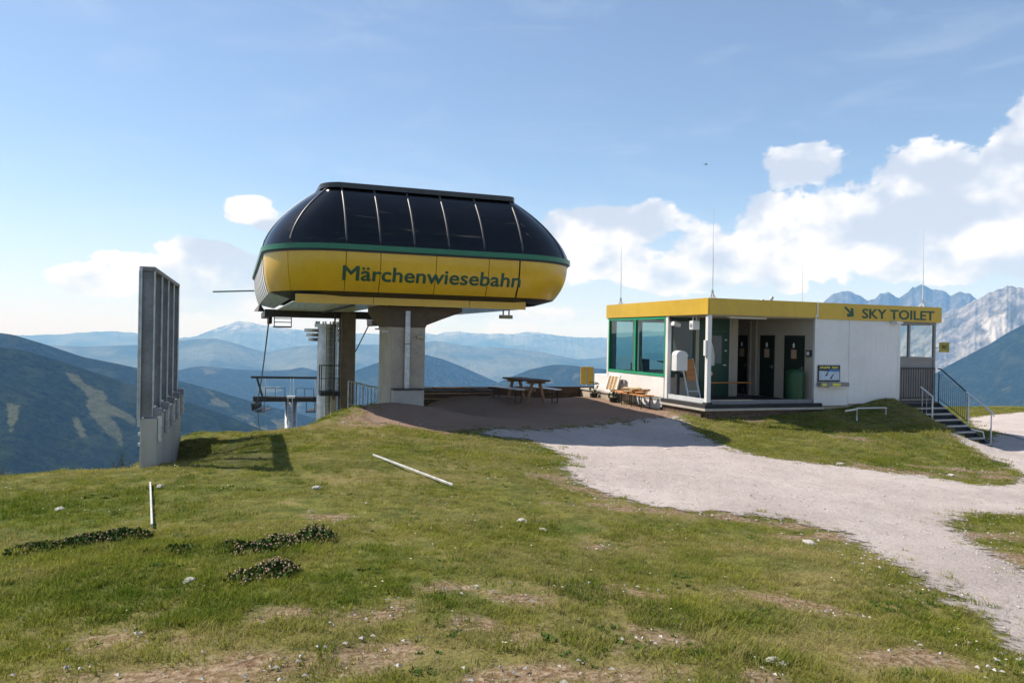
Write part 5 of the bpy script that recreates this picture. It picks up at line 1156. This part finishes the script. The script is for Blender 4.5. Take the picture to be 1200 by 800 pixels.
def scatter():
    rows = []
    for (d0, d1, dens) in ((2.9, 5, 700), (5, 8, 480), (8, 13, 260), (13, 20, 120), (20, 46, 45)):
        A = .70*(d1*d1 - d0*d0); n = int(A*dens); a = RNG.uniform(-.70, .70, n); d = np.sqrt(RNG.uniform(d0*d0, d1*d1, n)); rows.append(np.c_[d*np.sin(a), d*np.cos(a), d])
    Q = np.concatenate(rows); x, y, d = Q.T
    ok = np.ones(len(x), bool)
    for poly, mg in ((GRAVEL, .0), (PATIO, .0), (UPPER, .0)):
        sd = sdist(poly, x, y) + .28*fbm(x*3, y*3, 3, 21); ok &= (sd < mg - .02) | ((sd < .35) & (RNG.random(len(x)) < .16))
    ux, uy = x - CX, y - CY; su = ux*FD[0] + uy*FD[1]; sv = ux*LD[0] + uy*LD[1]
    ok &= ~((su > -.15) & (su < 8.8) & (sv > -.08) & (sv < 6.5)); ok &= ~((su > 7.2) & (su < 8.75) & (sv > -2.0) & (sv < .1))
    dirt = spotfield('dirt', x, y); ok &= RNG.random(len(x)) > np.clip(dirt*1.0 + .6*fbm(x*2.5, y*2.5, 3, 8), 0, .96)*(dirt > .05)
    bare = fbm(x*1.3, y*1.3, 4, 33); ok &= RNG.random(len(x)) > np.clip((bare - .08)*2.6, 0, .85)
    x, y, d = x[ok], y[ok], d[ok]
    dry = spotfield('dry', x, y); lush = spotfield('lush', x, y); n1 = fbm(x*.5, y*.5, 4, 40); n2 = fbm(x*2.1, y*2.1, 3, 50); n3 = fbm(x*1.1 + 9, y*1.1, 3, 60)
    z = ground(x, y); N = len(x); rr = RNG.random(N)
    tint = np.clip(.54 + .5*n1 + .45*n2 - .35*lush + .2*dry + RNG.normal(0, .20, N), 0, 1)
    straw = np.clip(.20 + .55*dry*(RNG.random(N)) + .65*n3 + .3*n1 - .45*lush + RNG.normal(0, .24, N), 0, .9)
    kind = np.where(rr < .45, 0, np.where(rr < .78, 1, np.where(rr < .94, 2, 3)))
    tall = (fbm(x*1.7, y*1.7, 3, 70) > .30) & (RNG.random(N) < .5); kind = np.where(tall, 2, kind)
    weed = (fbm(x*2.3, y*2.3, 3, 80) > .40) & (RNG.random(N) < .22); kind = np.where(weed, 4, kind)
    kind = np.where((d > 13) & (kind != 4), 5, kind)
    scl = RNG.uniform(.5, 1.0, N)*(1 + .35*lush)*np.where(d > 20, 1.5, 1.0)*(1 - .25*(straw > .5))
    me = bpy.data.meshes.new('grass'); me.vertices.add(N); me.vertices.foreach_set('co', np.c_[x, y, z].ravel())
    rot = np.c_[RNG.normal(0, .12, N), RNG.normal(0, .12, N), RNG.uniform(0, 6.283, N)]
    for nm, ty, ar in (('tint', 'FLOAT', tint), ('straw', 'FLOAT', straw), ('scl', 'FLOAT', scl)): me.attributes.new(nm, ty, 'POINT').data.foreach_set('value', ar.astype(np.float32))
    me.attributes.new('kind', 'INT', 'POINT').data.foreach_set('value', kind.astype(np.int32))
    me.attributes.new('rot', 'FLOAT_VECTOR', 'POINT').data.foreach_set('vector', rot.astype(np.float32).ravel())
    o = bpy.data.objects.new('grass', me); COL.objects.link(o)
    ng = bpy.data.node_groups.new('grass_scatter', 'GeometryNodeTree'); ng.interface.new_socket('Geometry', in_out='INPUT', socket_type='NodeSocketGeometry'); ng.interface.new_socket('Geometry', in_out='OUTPUT', socket_type='NodeSocketGeometry')
    N_ = ng.nodes; L_ = ng.links; gi = N_.new('NodeGroupInput'); go = N_.new('NodeGroupOutput'); mp = N_.new('GeometryNodeMeshToPoints'); ip = N_.new('GeometryNodeInstanceOnPoints'); ci = N_.new('GeometryNodeCollectionInfo')
    ci.inputs['Collection'].default_value = GC; ci.inputs['Separate Children'].default_value = True; ci.inputs['Reset Children'].default_value = True
    def na(nm, ty): q = N_.new('GeometryNodeInputNamedAttribute'); q.data_type = ty; q.inputs['Name'].default_value = nm; return q.outputs['Attribute']
    L_.new(gi.outputs[0], mp.inputs['Mesh']); L_.new(mp.outputs[0], ip.inputs['Points']); L_.new(ci.outputs[0], ip.inputs['Instance']); ip.inputs['Pick Instance'].default_value = True
    L_.new(na('kind', 'INT'), ip.inputs['Instance Index']); L_.new(na('rot', 'FLOAT_VECTOR'), ip.inputs['Rotation']); L_.new(na('scl', 'FLOAT'), ip.inputs['Scale']); L_.new(ip.outputs[0], go.inputs[0])
    md = o.modifiers.new('grass_scatter', 'NODES'); md.node_group = ng
    tag(o, 'short alpine turf grass covering the slope', 'grass', None, 'stuff'); return N
scatter()
# tiny meadow flowers standing in the turf
def flowers():
    n = 1000; a = RNG.uniform(-.66, .66, n); d = np.sqrt(RNG.uniform(9.5, 15*15, n)); x, y = d*np.sin(a), d*np.cos(a)
    ok = (sdist(GRAVEL, x, y) < -.2) & (spotfield('dirt', x, y) < .2) & (fbm(x*.9, y*.9, 3, 90) > .02); x, y = x[ok], y[ok]; z = ground(x, y) + RNG.uniform(.03, .07, len(x)); mb = MB()
    for i in range(len(x)):
        s_ = random.uniform(.005, .010); k = len(mb.v); V = [(x[i] + s_*math.cos(q*1.0472), y[i] + s_*math.sin(q*1.0472), z[i]) for q in range(6)] + [(x[i], y[i], z[i] + s_*.5)]
        mb.add(V, [(q, (q + 1) % 6, 6) for q in range(6)]); mb.add([(x[i] - .0012, y[i], z[i] - .07), (x[i] + .0012, y[i], z[i] - .07), (x[i], y[i], z[i])], [(0, 1, 2)])
    o = mb.build('meadow_flowers', 'petal'); tag(o, 'tiny white and yellow meadow flowers in the turf', 'flowers', None, 'stuff')
mat('petal', (0.58, 0.54, 0.36), 0.8, var=0.5, scale=2.0)
flowers()
# pebbles strewn on gravel and bare soil: too many and too small to count
def pebbles():
    n = 16000; a = RNG.uniform(-.66, .66, n); d = np.sqrt(RNG.uniform(9, 26*26, n)); x, y = d*np.sin(a), d*np.cos(a)
    sd = sdist(GRAVEL, x, y); dirt = spotfield('dirt', x, y)
    ok = ((sd > -.5) & (sd < .25)) | ((sd > 0) & (RNG.random(n) < .30)) | (dirt > .45) | (RNG.random(n) < .006)
    x, y = x[ok], y[ok]; z = ground(x, y) + .02; s = RNG.uniform(.006, .02, len(x))*np.where(RNG.random(len(x)) < .06, 1.6, 1)
    base = np.array([(1, 0, -.1), (-.5, .85, 0), (-.5, -.85, -.1), (.1, .1, .7), (0, 0, -.5)]); Fb = np.array([(0, 1, 3), (1, 2, 3), (2, 0, 3), (1, 0, 4), (2, 1, 4), (0, 2, 4)])
    ang = RNG.uniform(0, 6.283, len(x)); ca, sa = np.cos(ang), np.sin(ang); j = 1 + RNG.uniform(-.35, .35, (len(x), 5, 3)); Bv = base[None]*j*s[:, None, None]
    V = np.stack([x[:, None] + Bv[..., 0]*ca[:, None] - Bv[..., 1]*sa[:, None], y[:, None] + Bv[..., 0]*sa[:, None] + Bv[..., 1]*ca[:, None], z[:, None] + Bv[..., 2]*.7], -1).reshape(-1, 3)
    Fc = (Fb[None] + 5*np.arange(len(x))[:, None, None]).reshape(-1, 3)
    me = bpy.data.meshes.new('pebbles'); me.from_pydata(V.tolist(), [], Fc.tolist()); me.materials.append(MATS['stone'])
    o = bpy.data.objects.new('pebbles', me); COL.objects.link(o); tag(o, 'small pale pebbles strewn along the path and bare soil', 'pebbles', None, 'stuff')
pebbles()
